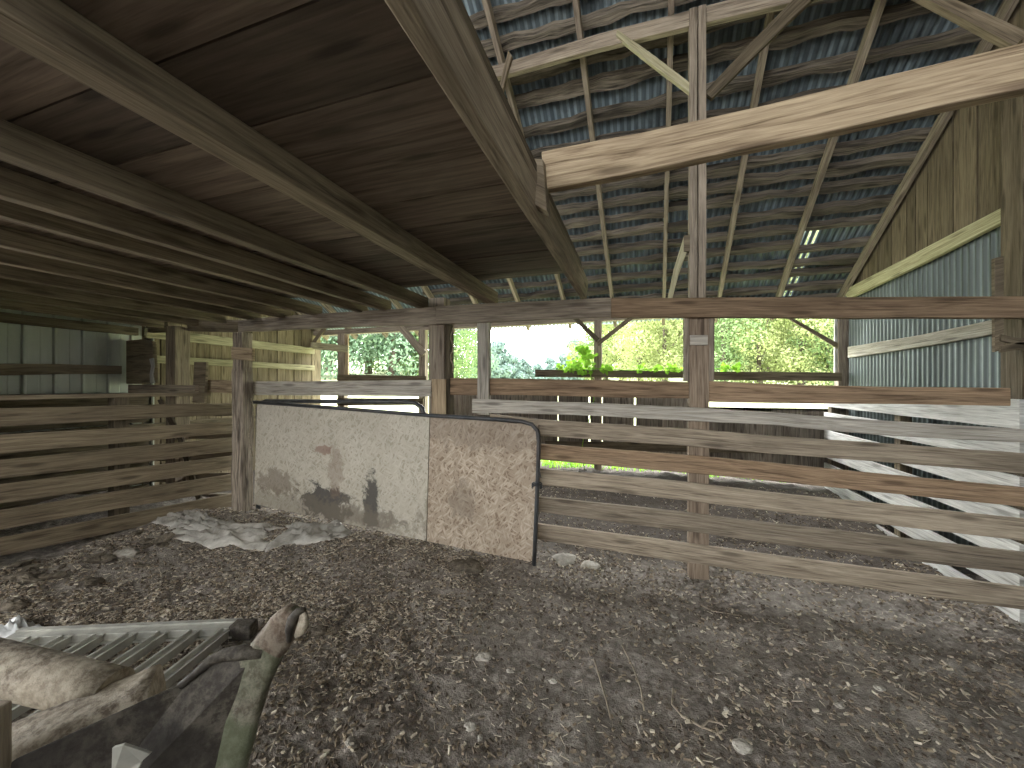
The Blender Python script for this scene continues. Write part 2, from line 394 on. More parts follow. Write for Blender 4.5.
# ------------------------------------------------------------------ floor
def hgt(u, v, fine=True):
    h = 0.20 * S((-3.1 - u) / 1.3) * S((3.3 - v) / 0.9)
    h += 0.12 * S((-0.6 - u) / 3.0) * S((v - 2.0) / 1.0) * S((4.2 - v) / 0.8)
    h += 0.20 * S((v - 4.2) / 1.8)
    h += -0.03 * S((u - 1.0) / 1.5) * S((3.6 - v) / 1.0)
    h += 0.035 * fbm(u * 1.3, v * 1.3, 3.1, 3)
    if fine: h += 0.026 * fbm(u * 6, v * 6, 9.0, 3) + 0.010 * fbm(u * 20, v * 20, 2.0, 2)
    return h
def ground_grid(name, u0, u1, v0, v1, st):
    nu = int((u1 - u0) / st); nv = int((v1 - v0) / st); verts = []; faces = []
    for j in range(nv + 1):
        for i in range(nu + 1):
            u = u0 + (u1 - u0) * i / nu; v = v0 + (v1 - v0) * j / nv
            verts.append((u, v, hgt(u, v)))
    for j in range(nv):
        for i in range(nu):
            a = j * (nu + 1) + i; faces.append((a, a + 1, a + nu + 2, a + nu + 1))
    me = bpy.data.meshes.new(name); me.from_pydata(verts, [], faces); me.materials.append(M['dirt'])
    me.polygons.foreach_set('use_smooth', [True] * len(faces))
    o = bpy.data.objects.new(name, me); COL.objects.link(o); return struct(o)
ground_grid('floor', -7.0, 3.4, -3.5, 6.5, 0.036)

# ------------------------------------------------------------------ outside ground
def out_h(u, v):
    x, y, Y = px_of(Vector((u, v, 0)))
    if Y < 3: return 0.12
    wr = S((x - 545) / 150); wlft = S((470 - x) / 60)
    h = 0.15 + wr * max(0, Y - 9) * 0.20 * (1 - 0.3 * S((Y - 40) / 60)) + wlft * max(0, Y - 7) * 0.085
    return h + 0.12 * fbm(u * 0.2, v * 0.2, 1.0, 3) * S((Y - 8) / 6)
verts = []; faces = []; NU, NV = 90, 70
for j in range(NV + 1):
    v = 6.35 + (j / NV) ** 1.8 * 190
    for i in range(NU + 1):
        k = (i / NU) * 2 - 1
        u = -10 + math.copysign(abs(k) ** 1.5, k) * (50 + v * 1.2)
        verts.append((u, v, out_h(u, v)))
for j in range(NV):
    for i in range(NU):
        a = j * (NU + 1) + i; faces.append((a, a + 1, a + NU + 2, a + NU + 1))
me = bpy.data.meshes.new('ground'); me.from_pydata(verts, [], faces); me.materials.append(M['grass'])
me.polygons.foreach_set('use_smooth', [True] * len(faces))
og = bpy.data.objects.new('ground', me); COL.objects.link(og); struct(og)

me = bpy.data.meshes.new('ground'); me.from_pydata([(-70, -70, -0.2), (70, -70, -0.2), (70, 6.6, -0.2), (-70, 6.6, -0.2)], [], [(0, 1, 2, 3)]); me.materials.append(M['yard'])
og = bpy.data.objects.new('ground', me); COL.objects.link(og); struct(og)
# ------------------------------------------------------------------ roof
def corrugated_v(name, u0, u1, va, vb, zfun, mat, holes=(), pitch=0.0677, amp=0.013, per=8):
    n = int((u1 - u0) / pitch * per); rows = sorted(set([va, vb] + [h[k] for h in holes for k in (2, 3)]))
    verts = []; faces = []
    for v in rows:
        for i in range(n + 1):
            u = u0 + i * pitch / per
            verts.append((u, v, zfun(v) + amp * math.sin(2 * math.pi * u / pitch)))
    for j in range(len(rows) - 1):
        for i in range(n):
            uc = u0 + (i + .5) * pitch / per; vc = (rows[j] + rows[j + 1]) / 2
            if any(a < uc < b and c < vc < d for a, b, c, d in holes): continue
            a = j * (n + 1) + i; faces.append((a, a + 1, a + n + 2, a + n + 1))
    me = bpy.data.meshes.new(name); me.from_pydata(verts, [], faces); me.materials.append(M[mat])
    me.polygons.foreach_set('use_smooth', [True] * len(faces))
    o = bpy.data.objects.new(name, me); COL.objects.link(o)
    s = o.modifiers.new('thick', 'SOLIDIFY'); s.thickness = 0.0015; s.offset = 1
    return struct(o)
holes = []
for k, (a, b) in enumerate([(5.25, 6.2)]):
    for q in range(3):
        u = 1.835 + q * 0.0677
        holes.append((u, u + 0.016, a, b))
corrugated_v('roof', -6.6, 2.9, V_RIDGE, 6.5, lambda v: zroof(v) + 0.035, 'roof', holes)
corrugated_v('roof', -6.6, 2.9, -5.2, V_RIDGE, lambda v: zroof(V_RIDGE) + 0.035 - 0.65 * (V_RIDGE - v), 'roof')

# rafters, skewed a little as they stand in the photo
RU = [0.36 + 0.72 * k for k in range(-9, 4)]
RU[-1] = 2.52
ords = ['first', 'second', 'third', 'fourth', 'fifth', 'sixth', 'seventh', 'eighth', 'ninth', 'tenth', 'eleventh', 'twelfth', 'thirteenth', 'fourteenth', 'fifteenth', 'sixteenth', 'seventeenth']
for k, u in enumerate(RU):
    sk = 0.040 if k < len(RU) - 1 else 0.0
    hh = 0.10
    def pt(v): return Vector((u + (v - 6.0) * sk, v, zraf(v) + hh / 2 + 0.0))
    o = one_beam('rafter', pt(6.4), pt(V_RIDGE + 0.03), hh, 0.045, 'header', '', 'rafter', 'rafters under the metal roof', wob=0.004)
    n = len(RU) - 1 - k
    o['label'] = ('sloping edge rafter under the metal roof, running along the planked gable wall' if n == 0 else
                  'bare sloping rafter under the metal roof, %s in from the gable edge rafter' % ords[n - 1])
# purlins: rough live-edge slabs across the rafters
sp = (1, 0.65)
v = 6.22; course = 0
while v > 2.3:
    cut = random.choice([-0.39, 0.36, 1.06, 1.78]) + (v - 6) * 0.04
    for (ua, ub, side) in ((-3.4, cut - 0.004, 'loft'), (cut + 0.004, 2.56, 'gable')):
        m = MB(); L = ub - ua; n = max(3, int(L / 0.09)); st = []
        w = random.uniform(0.055, 0.085); sd = random.uniform(0, 90); dv = random.uniform(-0.025, 0.025); tilt = random.uniform(-0.02, 0.02)
        for i in range(n + 1):
            u = ua + L * i / n
            w1 = w / 2 + 0.034 * fbm(u * 2.4, sd, 0, 3) + 0.008 * fbm(u * 9, sd, 4, 2)
            w2 = w / 2 + 0.034 * fbm(u * 2.4, sd, 7, 3) + 0.008 * fbm(u * 9, sd, 9, 2)
            va, vb = v + dv + tilt * i / n - w1 * 0.84, v + dv + tilt * i / n + w2 * 0.84
            e = 0.001 + 0.004 * abs(fbm(u * 3, sd, 2, 2))
            za, zb = zraf(va) + 0.10 - e, zraf(vb) + 0.10 - e
            st.append(((u, va, za), (u, va, zroof(va) + 0.022), (u, vb, zroof(vb) + 0.022), (u, vb, zb)))
        m.prism(st)
        o = tag(m.build('purlin', M['purlin'], None), '', 'purlin', 'rough purlin slabs under the roofing')
        o['label'] = 'rough-edged purlin slab below the roofing, %s course up from the eave, on the %s side' % (ords[min(course, 16)] if course < 17 else 'next', 'loft' if side == 'loft' else 'gable')
    v -= random.uniform(0.175, 0.215); course += 1
# eave plate on the outer posts
one_beam('eave_plate', (UL, VO + 0.06, 2.56), (UR, VO + 0.06, 2.56), 0.10, 0.09, 'header', 'dark eave plate lying on the outer posts behind the long crossbeam', 'beam')

# ------------------------------------------------------------------ loft: joists, deck
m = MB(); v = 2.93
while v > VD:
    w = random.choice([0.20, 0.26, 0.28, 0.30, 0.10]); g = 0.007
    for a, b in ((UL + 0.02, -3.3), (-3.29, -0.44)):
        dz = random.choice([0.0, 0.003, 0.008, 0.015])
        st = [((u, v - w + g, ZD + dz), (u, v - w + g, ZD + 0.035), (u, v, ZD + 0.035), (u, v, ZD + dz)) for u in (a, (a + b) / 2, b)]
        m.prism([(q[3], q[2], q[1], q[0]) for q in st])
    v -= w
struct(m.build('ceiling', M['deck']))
joists = [(-1.205, -1.30, 'wide pale loft joist, first one in from the big loft beam', 0.0),
          (-1.916, -1.99, 'loft joist with a pale lower edge, second in from the big loft beam', 0.0),
          (-2.336, -2.395, 'dark loft joist, third in from the big loft beam', 0.0),
          (-2.62, -2.69, 'dark loft joist, fourth in from the big loft beam', 0.0),
          (-3.20, -3.26, 'dark loft joist, fifth in from the big loft beam', 0.0),
          (-3.63, -3.69, 'dark loft joist, sixth in from the big loft beam', 0.0),
          (-4.08, -4.14, 'dark loft joist above the slatted stall fence', 0.0),
          (-4.62, -4.68, 'dark loft joist just past the slatted stall fence', 0.0),
          (-5.10, -5.18, 'dark loft joist over the middle of the stall', 0.0),
          (-5.72, -5.79, 'dark loft joist next to the pale green metal wall', 0.0)]
for ua, ub, lab, dz in joists:
    m = MB(); n = 24; st = []
    sd = random.uniform(0, 50)
    for i in range(n + 1):
        vv = VD + (VM + 0.06 - VD) * i / n
        wb = 0.006 * fbm(vv * 1.1, sd, 0, 3)
        zb = ZJ + dz + 0.006 * fbm(vv * 0.8, sd, 5, 2)
        st.append(((ua + wb, vv, ZD - 0.001), (ub + wb, vv, ZD - 0.001), (ub + wb, vv, zb), (ua + wb, vv, zb)))
    m.prism(st)
    tag(m.build('floor_joist', M['joist'], None, 0.004), lab, 'joist', 'loft floor joists')
# the big loft beam carrying the deck edge
m = MB(); st = []
for i in range(31):
    vv = VD + (VM + 0.06 - VD) * i / 30
    wb = 0.005 * fbm(vv * 1.5, 3.0, 0, 3)
    st.append(((-0.395 + wb, vv, 2.385), (-0.462, vv, 2.385), (-0.462 + wb, vv, 2.235), (-0.410 + wb, vv, 2.235)))
m.prism(st)
tag(m.build('loft_beam', M['fence'], None, 0.005), 'big tan beam along the open edge of the loft, resting on the crossbeam', 'beam')
m = MB()
m.beam((-0.43, VD, 2.405), (-0.43, 2.9, 2.405), 0.036, 0.06, wob=0.004)
tag(m.build('edge_board', M['dark'], None), 'thin dark board lying along the top of the big loft beam', 'board')

# tie beam from loft beam to gable
tb = lambda x, y: PV(x, y, 1.60)
tie = empty('tie_beam', PV(560, 185, 1.62))
tag(tie, 'heavy pale tan tie beam crossing from the loft beam to the gable', 'beam')
m = MB()
m.board([(541, 151), (640, 132), (760, 106), (900, 72), (1010, 45), (1130, 16)], [(545, 189), (640, 172), (760, 146), (900, 115), (1010, 92), (1130, 66)], tb, (0, 0.05, 0), 0.006, 0.08)
m.build('timber', M['tan'], tie, 0.006)
m = MB()
m.board([(532, 158), (543, 159)], [(534, 204), (547, 211)], lambda x, y: PV(x, y, 1.555), (0, 0.07, 0), 0.0)
m.build('hanger_block', M['joist'], tie, 0.004)

# ------------------------------------------------------------------ middle frame
one_board('crossbeam', [(238, 319.5), (340, 312), (436, 306.5)], [(238, 332), (340, 327), (436, 324)], MID(-0.02), (0, 0.05, 0), 'header', 'long crossbeam piece from the split stall post to the post beside the gate', 'beam', 'crossbeam timbers')
one_board('crossbeam', [(436, 306), (520, 301.5), (611, 298)], [(436, 324), (520, 320), (611, 316.5)], MID(-0.02), (0, 0.05, 0), 'header', 'gray crossbeam piece with the loft beam resting on it', 'beam', 'crossbeam timbers')
one_board('crossbeam', [(611, 298), (800, 297), (930, 296.5), (1060, 296)], [(611, 317), (800, 317.5), (930, 317.5), (1060, 318)], MID(-0.02), (0, 0.05, 0), 'warm', 'brown crossbeam piece in front of the tall centre post', 'beam', 'crossbeam timbers')
one_board('crossbeam', [(187, 320), (238, 319.5)], [(187, 331), (238, 332)], MID(0.12), (0, 0.06, 0), 'joist', 'short crossbeam piece between the stall post and the split post', 'beam', 'crossbeam timbers')
one_board('crossbeam', [(122, 319), (168, 320)], [(122, 333), (168, 332)], MID(0.12), (0, 0.06, 0), 'dark', 'short dark crossbeam piece meeting the pale green metal wall', 'beam', 'crossbeam timbers')

def post_px(m, x0, x1, ytop, zbot, vf, depth, wob=0.004, ztop=None):
    a = PV(x0, 386, vf).x; b = PV(x1, 386, vf).x
    zt = ztop if ztop is not None else PV((x0 + x1) / 2, ytop, vf).z
    n = max(2, int((zt - zbot) / 0.12)); st = []
    for i in range(n + 1):
        z = zbot + (zt - zbot) * i / n
        st.append(((a, vf, z), (a, vf + depth, z), (b, vf + depth, z), (b, vf, z)))
    m.prism(st, wob)
# tall centre post
cp = empty('timber_post', (PV(698, 386, VM).x, VM + 0.1, 0.0))
tag(cp, 'tall centre post rising through the crossbeam to the roof', 'post')
m = MB(); post_px(m, 689, 709, 0, -0.15, VM + 0.032, 0.13, 0.004, 2.10); m.build('lower_post', M['brown'], cp, 0.005)
for xa, xb in ((689.5, 697.5), (698.5, 706.5)):
    m = MB(); post_px(m, xa, xb, 0, 2.10, VM + 0.035, 0.10, 0.003, 4.42); m.build('upper_plank', M['header'], cp, 0.004)
for xa, xb in ((684.5, 688.7), (709.3, 714.5)):
    m = MB(); post_px(m, xa, xb, 0, PV(700, 381, VM).z, VM + 0.032, 0.09, 0.003, 2.05); m.build('side_cleat', M['header'], cp, 0.003)
m = MB(); m.board([(690, 335), (708, 335)], [(690, 345), (708, 345)], MID(0.015), (0, 0.02, 0)); m.build('block', M['gray'], cp, 0.003)
m = MB(); m.board([(684, 235), (690, 235)], [(684, 251), (690, 251)], MID(0.03), (0, 0.06, 0)); m.build('cleat', M['dark'], cp, 0.003)
# other posts of the middle frame
def simple_post(x0, x1, vf, depth, zt, mat, label, zb=-0.12, wob=0.004, name='timber_post', ytop=None, group=None):
    m = MB(); post_px(m, x0, x1, ytop or 0, zb, vf, depth, wob, None if ytop else zt)
    return tag(m.build(name, M[mat], None, 0.005), label, 'post', group)
gp = empty('timber_post', (PV(440, 386, VM).x, VM + 0.1, 0))
tag(gp, 'square post behind the panelled gate, with a tan lower board and rope', 'post')
m = MB(); post_px(m, 428.5, 444, 0, -0.1, VM + 0.035, 0.13, 0.004, 2.34); m.build('upright', M['header'], gp, 0.005)
m = MB(); post_px(m, 431.5, 445.5, 0, 0.9, VM + 0.012, 0.02, 0.002, PV(438, 379, VM).z); m.build('tan_board', M['tan'], gp, 0.003)
m = MB(); post_px(m, 445, 449.5, 0, -0.1, VM + 0.06, 0.09, 0.004, 2.09); m.build('side_plank', M['dark'], gp, 0.003)
m = MB(); m.tube([PV(452 + 1.6 * math.sin(k * 1.3), 322 + k * 4.2, VM + 0.05 + 0.01 * math.sin(k)) for k in range(13)], 0.007, 6); m.build('rope', M['rope'], gp)
simple_post(477, 488.5, VM + 0.025, 0.07, 2.08, 'gray', 'narrow weathered hanging post between crossbeam and gray fence board', zb=PV(482, 415, VM).z)
# split weathered post at the stall corner
m = MB()
xa, xb = PV(231.5, 386, 3.06).x, PV(243, 386, 3.06).x
st = []
for i in range(41):
    z = -0.1 + (PV(240, 332, 3.06).z + 0.1) * i / 40
    k = 0.012 * fbm(z * 2.2, 1.5, 0, 4); k2 = 0.012 * fbm(z * 2.2, 8.5, 0, 4); s = 0.85 if z > 1.7 else 1.0
    mid = (xa + xb) / 2; hw = (xb - xa) / 2 * s
    st.append(((mid - hw + k, 3.06 + k2, z), (mid - hw + k, 3.18, z), (mid + hw + k2, 3.18, z), (mid + hw + k2, 3.06 + k, z)))
m.prism(st)
sp_ = tag(m.build('timber_post', M['post'], None, 0.006), 'split and weathered stall corner post beside the panelled gate', 'post')
m = MB(); m.board([(231, 347), (252, 348)], [(231, 359), (252, 361)], lambda x, y: PV(x, y, 3.02), (0, 0.035, 0)); m.build('cross_block', M['tan'], sp_, 0.004)
m = MB(); pts = [PV(251 + 2.2 * math.sin(k * 0.55), 398 + k * 4.5, 3.03) for k in range(14)]; m.tube(pts, 0.005, 6); m.build('twine', M['rope'], sp_)
simple_post(165.5, 175, VM - 0.02, 0.17, 2.24, 'fence', 'square tan stall post standing behind the slatted fence')
simple_post(119, 131, VM - 0.0, 0.15, 2.24, 'dark', 'dark corner post where the pale green metal wall ends')
# right hand post on the gable
simple_post(1022, 1050, 3.42, 0.16, None, 'gable', 'thick post against the gable at the end of the fence', ytop=35)
m = MB(); m.board([(994.5, 258), (1004, 256)], [(995, 352), (1004.5, 349)], MID(0.0), (0, 0.025, 0), 0.004, 0.08)
for (a, b, c, d) in ((334, 338, 341, 345), (346, 342, 353, 350)):
    m.board([(1001, a), (1018, b), (1040, b - 1)], [(1001, c), (1018, d), (1040, d + 2)], MID(-0.012), (0, 0.02, 0), 0.003, 0.05)
tag(m.build('splintered_plank', M['gable'], None, 0.003), 'short splintered planks nailed to the thick gable post', 'plank')
# upper plate and knee braces at the middle frame
PLV = VM + 0.06
one_board('roof_plate', [(380, 89), (500, 64), (600, 33), (694, 9), (800, -18), (1080, -92)], [(380, 101), (500, 76), (600, 48), (694, 25), (800, 0), (1080, -70)], lambda x, y: PV(x, y, PLV), (0, 0.05, 0), 'header', 'long roof plate under the rafters, carried on top of the tall centre post', 'beam')
one_board('knee_brace', [(617, 29), (650, 52), (692, 84)], [(616, 35), (648, 61), (690, 93)], lambda x, y: PV(x, y, PLV - 0.02), (0, 0.04, 0), 'trim', 'pale knee brace from the centre post up toward the loft', 'brace', wob=0.002)
one_board('knee_brace', [(704, 92), (760, 33), (806, -14)], [(712, 98), (768, 42), (820, -8)], lambda x, y: PV(x, y, PLV - 0.015), (0, 0.04, 0), 'dark', 'dark knee brace from the centre post up toward the gable', 'brace', wob=0.002)
one_board('knee_brace', [(900, -27), (960, 1), (1030, 32)], [(880, -25), (940, 6), (1015, 46)], lambda x, y: PV(x, y, PLV - 0.015), (0, 0.05, 0), 'joist', 'thick knee brace leaning from the gable post to the roof plate', 'brace', wob=0.002)
one_board('knee_brace', [(684, 236), (674, 268), (667, 300)], [(689, 246), (679, 274), (671, 304)], MID(0.05), (0, 0.03, 0), 'trim', 'bowed pale strut from the centre post down behind the crossbeam', 'brace', wob=0.002)
one_board('knee_brace', [(497, 94), (504, 66), (508, 50)], [(501, 97), (507, 72), (512, 56)], lambda x, y: PV(x, y, PLV - 0.03), (0, 0.04, 0), 'joist', 'tiny brace where the roof plate meets the loft beam', 'brace', wob=0.002)

# top rails of the fence (between the posts)
one_board('top_rail', [(450, 378), (520, 378.5), (600, 380), (689, 382)], [(450, 395), (520, 395), (600, 397), (689, 398.5)], MID(0.06), (0, 0.04, 0), 'warm', 'reddish brown top rail between gate post and centre post', 'rail', 'top fence rails')
one_board('top_rail', [(709, 381), (800, 385), (900, 387), (1011, 388)], [(709, 402), (800, 403.5), (900, 404), (1011, 406)], MID(0.04), (0, 0.04, 0), 'warm', 'reddish brown top rail from centre post to the gable post', 'rail', 'top fence rails')
# the board fence
bf = empty('board_fence', (1.2, VM, 0.1))
tag(bf, 'long weathered board fence nailed across the centre post', 'fence')
FB = [('gray', [(472, 399), (520, 400.5), (600, 403), (690, 407.5), (770, 412), (870, 420), (1024, 429.5), (1090, 434)], [(472, 413), (520, 413.5), (600, 416), (690, 421), (770, 425), (870, 434.5), (1024, 443), (1090, 448)]),
      ('fence', [(490, 414), (540, 419.5), (690, 429), (768, 435.5), (1024, 454), (1090, 459)], [(490, 431), (540, 436), (690, 446), (768, 453.5), (1024, 473.5), (1090, 479)]),
      ('warm', [(500, 441), (543, 444), (690, 455.5), (768, 462.5), (1024, 487.5), (1090, 494)], [(500, 456), (543, 460), (690, 473), (768, 481), (1024, 507.5), (1090, 515)]),
      ('fence', [(500, 466), (542, 469), (690, 483), (768, 492), (1024, 519.5), (1090, 527)], [(500, 480), (542, 485), (690, 501), (768, 511), (1024, 541), (1090, 549)]),
      ('fence', [(500, 493), (541, 497), (690, 513), (768, 523), (1024, 552.5), (1090, 560)], [(500, 508), (541, 512), (690, 532), (768, 543), (1024, 574.5), (1090, 583)]),
      ('fence', [(500, 519), (539, 524), (690, 544), (768, 555), (1024, 588), (1090, 597)], [(500, 534), (539, 540), (690, 563), (768, 575), (1024, 610), (1090, 620)])]
for mt, t_, b_ in FB:
    m = MB(); m.board(t_, b_, MID(0.0), (0, 0.03, 0), 0.005); o = m.build('board', M[mt], bf, 0.004)
    if mt == 'gray': o['label'] = 'light gray bowed top board'
    if mt == 'warm': o['label'] = 'reddish brown board'
# gray rail between split post and gate post
one_board('gray_rail', [(253, 381.5), (340, 381), (431, 380)], [(253, 395), (340, 395.5), (431, 396.5)], MID(0.0), (0, 0.035, 0), 'gray', 'light gray rail above the panelled gate', 'rail')

# ------------------------------------------------------------------ panelled gate
GV = 3.13
GT = lambda x, y: PV(x, y, GV)
gate = empty('panel_gate', PV(400, 530, GV))
tag(gate, 'low gate of two stained wood panels in a dark tube frame', 'gate')
M['ply'] = panel('stained_plywood', (0.52, 0.475, 0.385), (0.38, 0.34, 0.265), (0.58, 0.535, 0.45),
                 [(0.95, 0.16, 0.36, 0.20, (0.055, 0.05, 0.046), 0.9), (1.52, 0.22, 0.11, 0.34, (0.06, 0.055, 0.05), 0.9), (0.30, 0.28, 0.30, 0.14, (0.16, 0.115, 0.08), 0.55),
                  (1.35, 0.12, 0.6, 0.12, (0.14, 0.12, 0.095), 0.55), (0.90, 0.70, 0.13, 0.045, (0.22, 0.10, 0.07), 0.6), (1.08, 0.50, 0.10, 0.30, (0.22, 0.14, 0.10), 0.4), (0.9, 0.05, 1.3, 0.20, (0.20, 0.165, 0.12), 0.45), (2.25, 0.2, 0.2, 0.25, (0.22, 0.185, 0.14), 0.4)])
M['osb'] = panel('strand_board', (0.42, 0.335, 0.25), (0.24, 0.175, 0.12), (0.55, 0.46, 0.36), [(0.35, 0.42, 0.14, 0.20, (0.20, 0.16, 0.12), 0.5), (0.5, 1.1, 1.2, 0.22, (0.20, 0.16, 0.125), 0.4)])
def sheet(px4, mat, name, t=0.018):
    m = MB(); P = [GT(*p) for p in px4]; n = len(m.v); off = Vector((0, t, 0))
    W = (P[1] - P[0]).length; H = (P[3] - P[0]).length; H2 = (P[2] - P[1]).length
    m.v += [tuple(p) for p in P] + [tuple(p + off) for p in P]
    m.face([0, 1, 2, 3], [(0, H), (W, H2), (W, 0), (0, 0)]); m.face([7, 6, 5, 4], [(0, 0), (W, 0), (W, H), (0, H)])
    for a, b in ((0, 1), (1, 2), (2, 3), (3, 0)): m.face([b, a, a + 4, b + 4], [(0, 0), (.02, 0), (.02, .02), (0, .02)])
    return m.build(name, M[mat], gate, 0.002)
sheet([(257, 402.5), (429.5, 417), (426, 541), (254, 504)], 'ply', 'wood_panel')['label'] = 'gray stained plywood panel with dark splashes'
sheet([(430.2, 417), (538, 425), (532.5, 562.5), (426.8, 541.2)], 'osb', 'wood_panel')['label'] = 'brown strand board panel'
m = MB(); rt = [(252, 402), (330, 407.5), (430, 415.5), (500, 419.5), (522, 421.5), (532, 424.5), (537.5, 431), (538.8, 442), (538, 470), (536, 520), (534, 565)]
m.tube([PV(x, y, GV - 0.012) for x, y in rt], 0.018, 10); m.build('tube_frame', M['tube'], gate)
m = MB()
for k in range(3):
    m.tube([PV(537 + 5 * math.cos(a), 484 + k * 1.6 + 2.0 * math.sin(a), GV - 0.012 + 0.03 * math.sin(a)) for a in [i * math.pi / 8 for i in range(17)]], 0.005, 6, False)
m.tube([PV(541 - k * 0.7, 478 - k * 3, GV - 0.03) for k in range(4)], 0.004, 5)
m.build('wire_tie', M['tube'], gate)
# second tube gate folded behind
tg = empty('tube_gate', PV(340, 480, 3.30))
tag(tg, 'dark tube gate folded behind the panelled gate', 'gate')
m = MB(); m.tube([PV(x, y, 3.21) for x, y in [(258, 530), (258, 410), (260, 403), (266, 401), (330, 401.5), (400, 401.5), (415, 403), (422, 408), (425, 418), (425, 540)]], 0.022, 10); m.build('tube_frame', M['tube'], tg)
for yy in (430, 470, 505):
    m = MB(); m.tube([PV(259, yy, 3.21), PV(424, yy + 10, 3.21)], 0.014, 8); m.build('rail', M['tube'], tg)

# ------------------------------------------------------------------ left slatted stall fence
UF = -4.36
LF = lambda d=0.0: (lambda x, y: PU(x, y, UF + d))
lf = empty('stall_fence', (UF, 2.0, 0.2))
tag(lf, 'dark slatted stall fence ending at the split post', 'fence')
LB = [((-60, 409.5), (0, 408.5), (120, 405.5), (236, 403), (-60, 430), (0, 427), (120, 420), (236, 414)),
      ((-60, 439), (0, 435), (120, 428), (236, 421.5), (-60, 460), (0, 454), (120, 443), (236, 433)),
      ((-60, 466), (0, 460), (120, 448), (235, 437), (-60, 486), (0, 479), (120, 465), (235, 451)),
      ((-60, 492), (0, 484.5), (120, 469.5), (234, 455.5), (-60, 513), (0, 504), (120, 486), (234, 469)),
      ((-60, 520), (0, 510.5), (120, 491), (233, 474), (-60, 540), (0, 530), (120, 508.5), (233, 490)),
      ((-60, 550), (0, 538), (120, 515), (232, 494), (-60, 568), (0, 556), (120, 531), (232, 509))]
for q in LB:
    m = MB(); m.board(q[:4], q[4:], LF(), (-0.03, 0, 0), 0.004); m.build('board', M['stallfence'], lf, 0.004)
m = MB(); m.beam((UF - 0.08, 1.2, 1.415), (UF - 0.08, 2.95, 1.415), 0.035, 0.10, wob=0.003); m.build('top_rail', M['stallfence'], lf, 0.004)
for vv in (1.3, 2.2):
    m = MB(); m.beam((UF - 0.09, vv, 0.0), (UF - 0.09, vv, 1.40), 0.09, 0.11, (1, 0, 0), 0.004); m.build('fence_post', M['dark'], lf, 0.004)
# rails of the stall at the middle frame
one_board('stall_rail', [(128, 384.5), (195, 385)], [(128, 397), (195, 396)], MID(-0.16), (0, 0.04, 0), 'fence', 'short rail with a pale cut end above the slatted fence', 'rail', 'stall rails')
one_board('stall_rail', [(203, 379.5), (238, 381)], [(203, 392), (238, 393.5)], MID(-0.05), (0, 0.04, 0), 'tan', 'bright tan rail between cleat and split post', 'rail', 'stall rails')
one_board('cleat_board', [(194, 362), (206, 362)], [(192, 403), (204, 403)], MID(-0.12), (0, 0.03, 0), 'stallfence', 'short upright cleat board joining the stall rails', 'board')
il = empty('inner_fence', (-5.0, VM + 0.1, 0.3))
tag(il, 'row of stall boards seen through the slatted fence', 'fence')
for (ya, yb) in ((408, 415), (430, 438), (452, 460), (473, 481), (494, 502)):
    m = MB(); m.board([(150, ya + 1), (236, ya)], [(150, yb + 1), (236, yb + 1)], MID(0.13), (0, 0.03, 0), 0.003); m.build('board', M['stallfence'], il, 0.003)
one_board('loose_stick', [(157, 400), (177, 440), (196, 500)], [(162, 399), (182, 438), (200, 498)], MID(-0.3), (0, 0.02, 0), 'dark', 'leaning stick behind the slatted stall fence', 'stick', wob=0.002)
m = MB(); m.board([(126, 341), (140, 339), (152, 341)], [(126, 384), (140, 384), (154, 383)], MID(-0.10), (0, 0.05, 0), 0.01, 0.04)
wp = tag(m.build('worn_slab', M['stallfence'], None, 0.006), 'dark worn wood slab with a pale torn edge by the corner post', 'slab')
m = MB(); m.board([(149, 359), (151, 366), (149.5, 374), (150, 383)], [(153, 358), (154, 366), (152.5, 374), (154, 383)], MID(-0.115), (0, 0.012, 0), 0.003, 0.02); m.build('torn_edge', M['pale'], wp, 0.0)

# ------------------------------------------------------------------ left end wall: ribbed metal near, planks beyond
m = MB(); prof = []
LD = 1.15      # nearer than this the end wall is a wide side doorway, out of view
v = LD
while v < VM + 0.05:
    for dv, du in ((0, 0), (0.085, 0), (0.095, -0.003), (0.105, 0), (0.19, 0), (0.2, 0.022), (0.215, 0.022)): prof.append((v + dv, du))
    v += 0.229
b = len(m.v)
for vv, du in prof: m.v += [(UL + du, vv, -0.1), (UL + du, vv, 4.4)]
for i in range(len(prof) - 1): m.face([b + 2 * i, b + 2 * i + 2, b + 2 * i + 3, b + 2 * i + 1])
struct(m.build('wall_left', M['stallmetal']))
m = MB(); m.board([(-30, 364), (0, 363.5), (60, 364), (122, 366)], [(-30, 376), (0, 375.5), (60, 374), (122, 374)], lambda x, y: PU(x, y, UL + 0.07), (-0.05, 0, 0), 0.002); struct(m.build('trim_1', M['stallfence'], None, 0.003))
m = MB(); m.beam((UL + 0.06, LD, 2.20), (UL + 0.06, VM, 2.20), 0.10, 0.06, wob=0.006); struct(m.build('trim_2', M['dark'], None, 0.003))
m = MB(); v = VM + 0.08
while v < VO:
    w = random.choice([0.17, 0.22, 0.25, 0.19]); g = random.choice([0.006, 0.02, 0.012])
    zt = random.uniform(3.4, 3.6); st = [((UL, v, z), (UL - 0.025, v, z), (UL - 0.025, v + w - g, z), (UL, v + w - g, z)) for z in (-0.05, 0.6, 1.2, 1.8, 2.4, 3.6)]
    m.prism(st, 0.004); v += w
struct(m.build('wall_left', M['siding']))
for k, (z, h) in enumerate(((1.86, 0.10), (2.20, 0.13), (0.95, 0.10))):
    m = MB(); m.beam((UL + 0.03, VM + 0.1, z), (UL + 0.03, VO, z), h, 0.045, wob=0.004); struct(m.build('trim_%d' % (3 + k), M['trim' if k < 2 else 'dark'], None, 0.003))

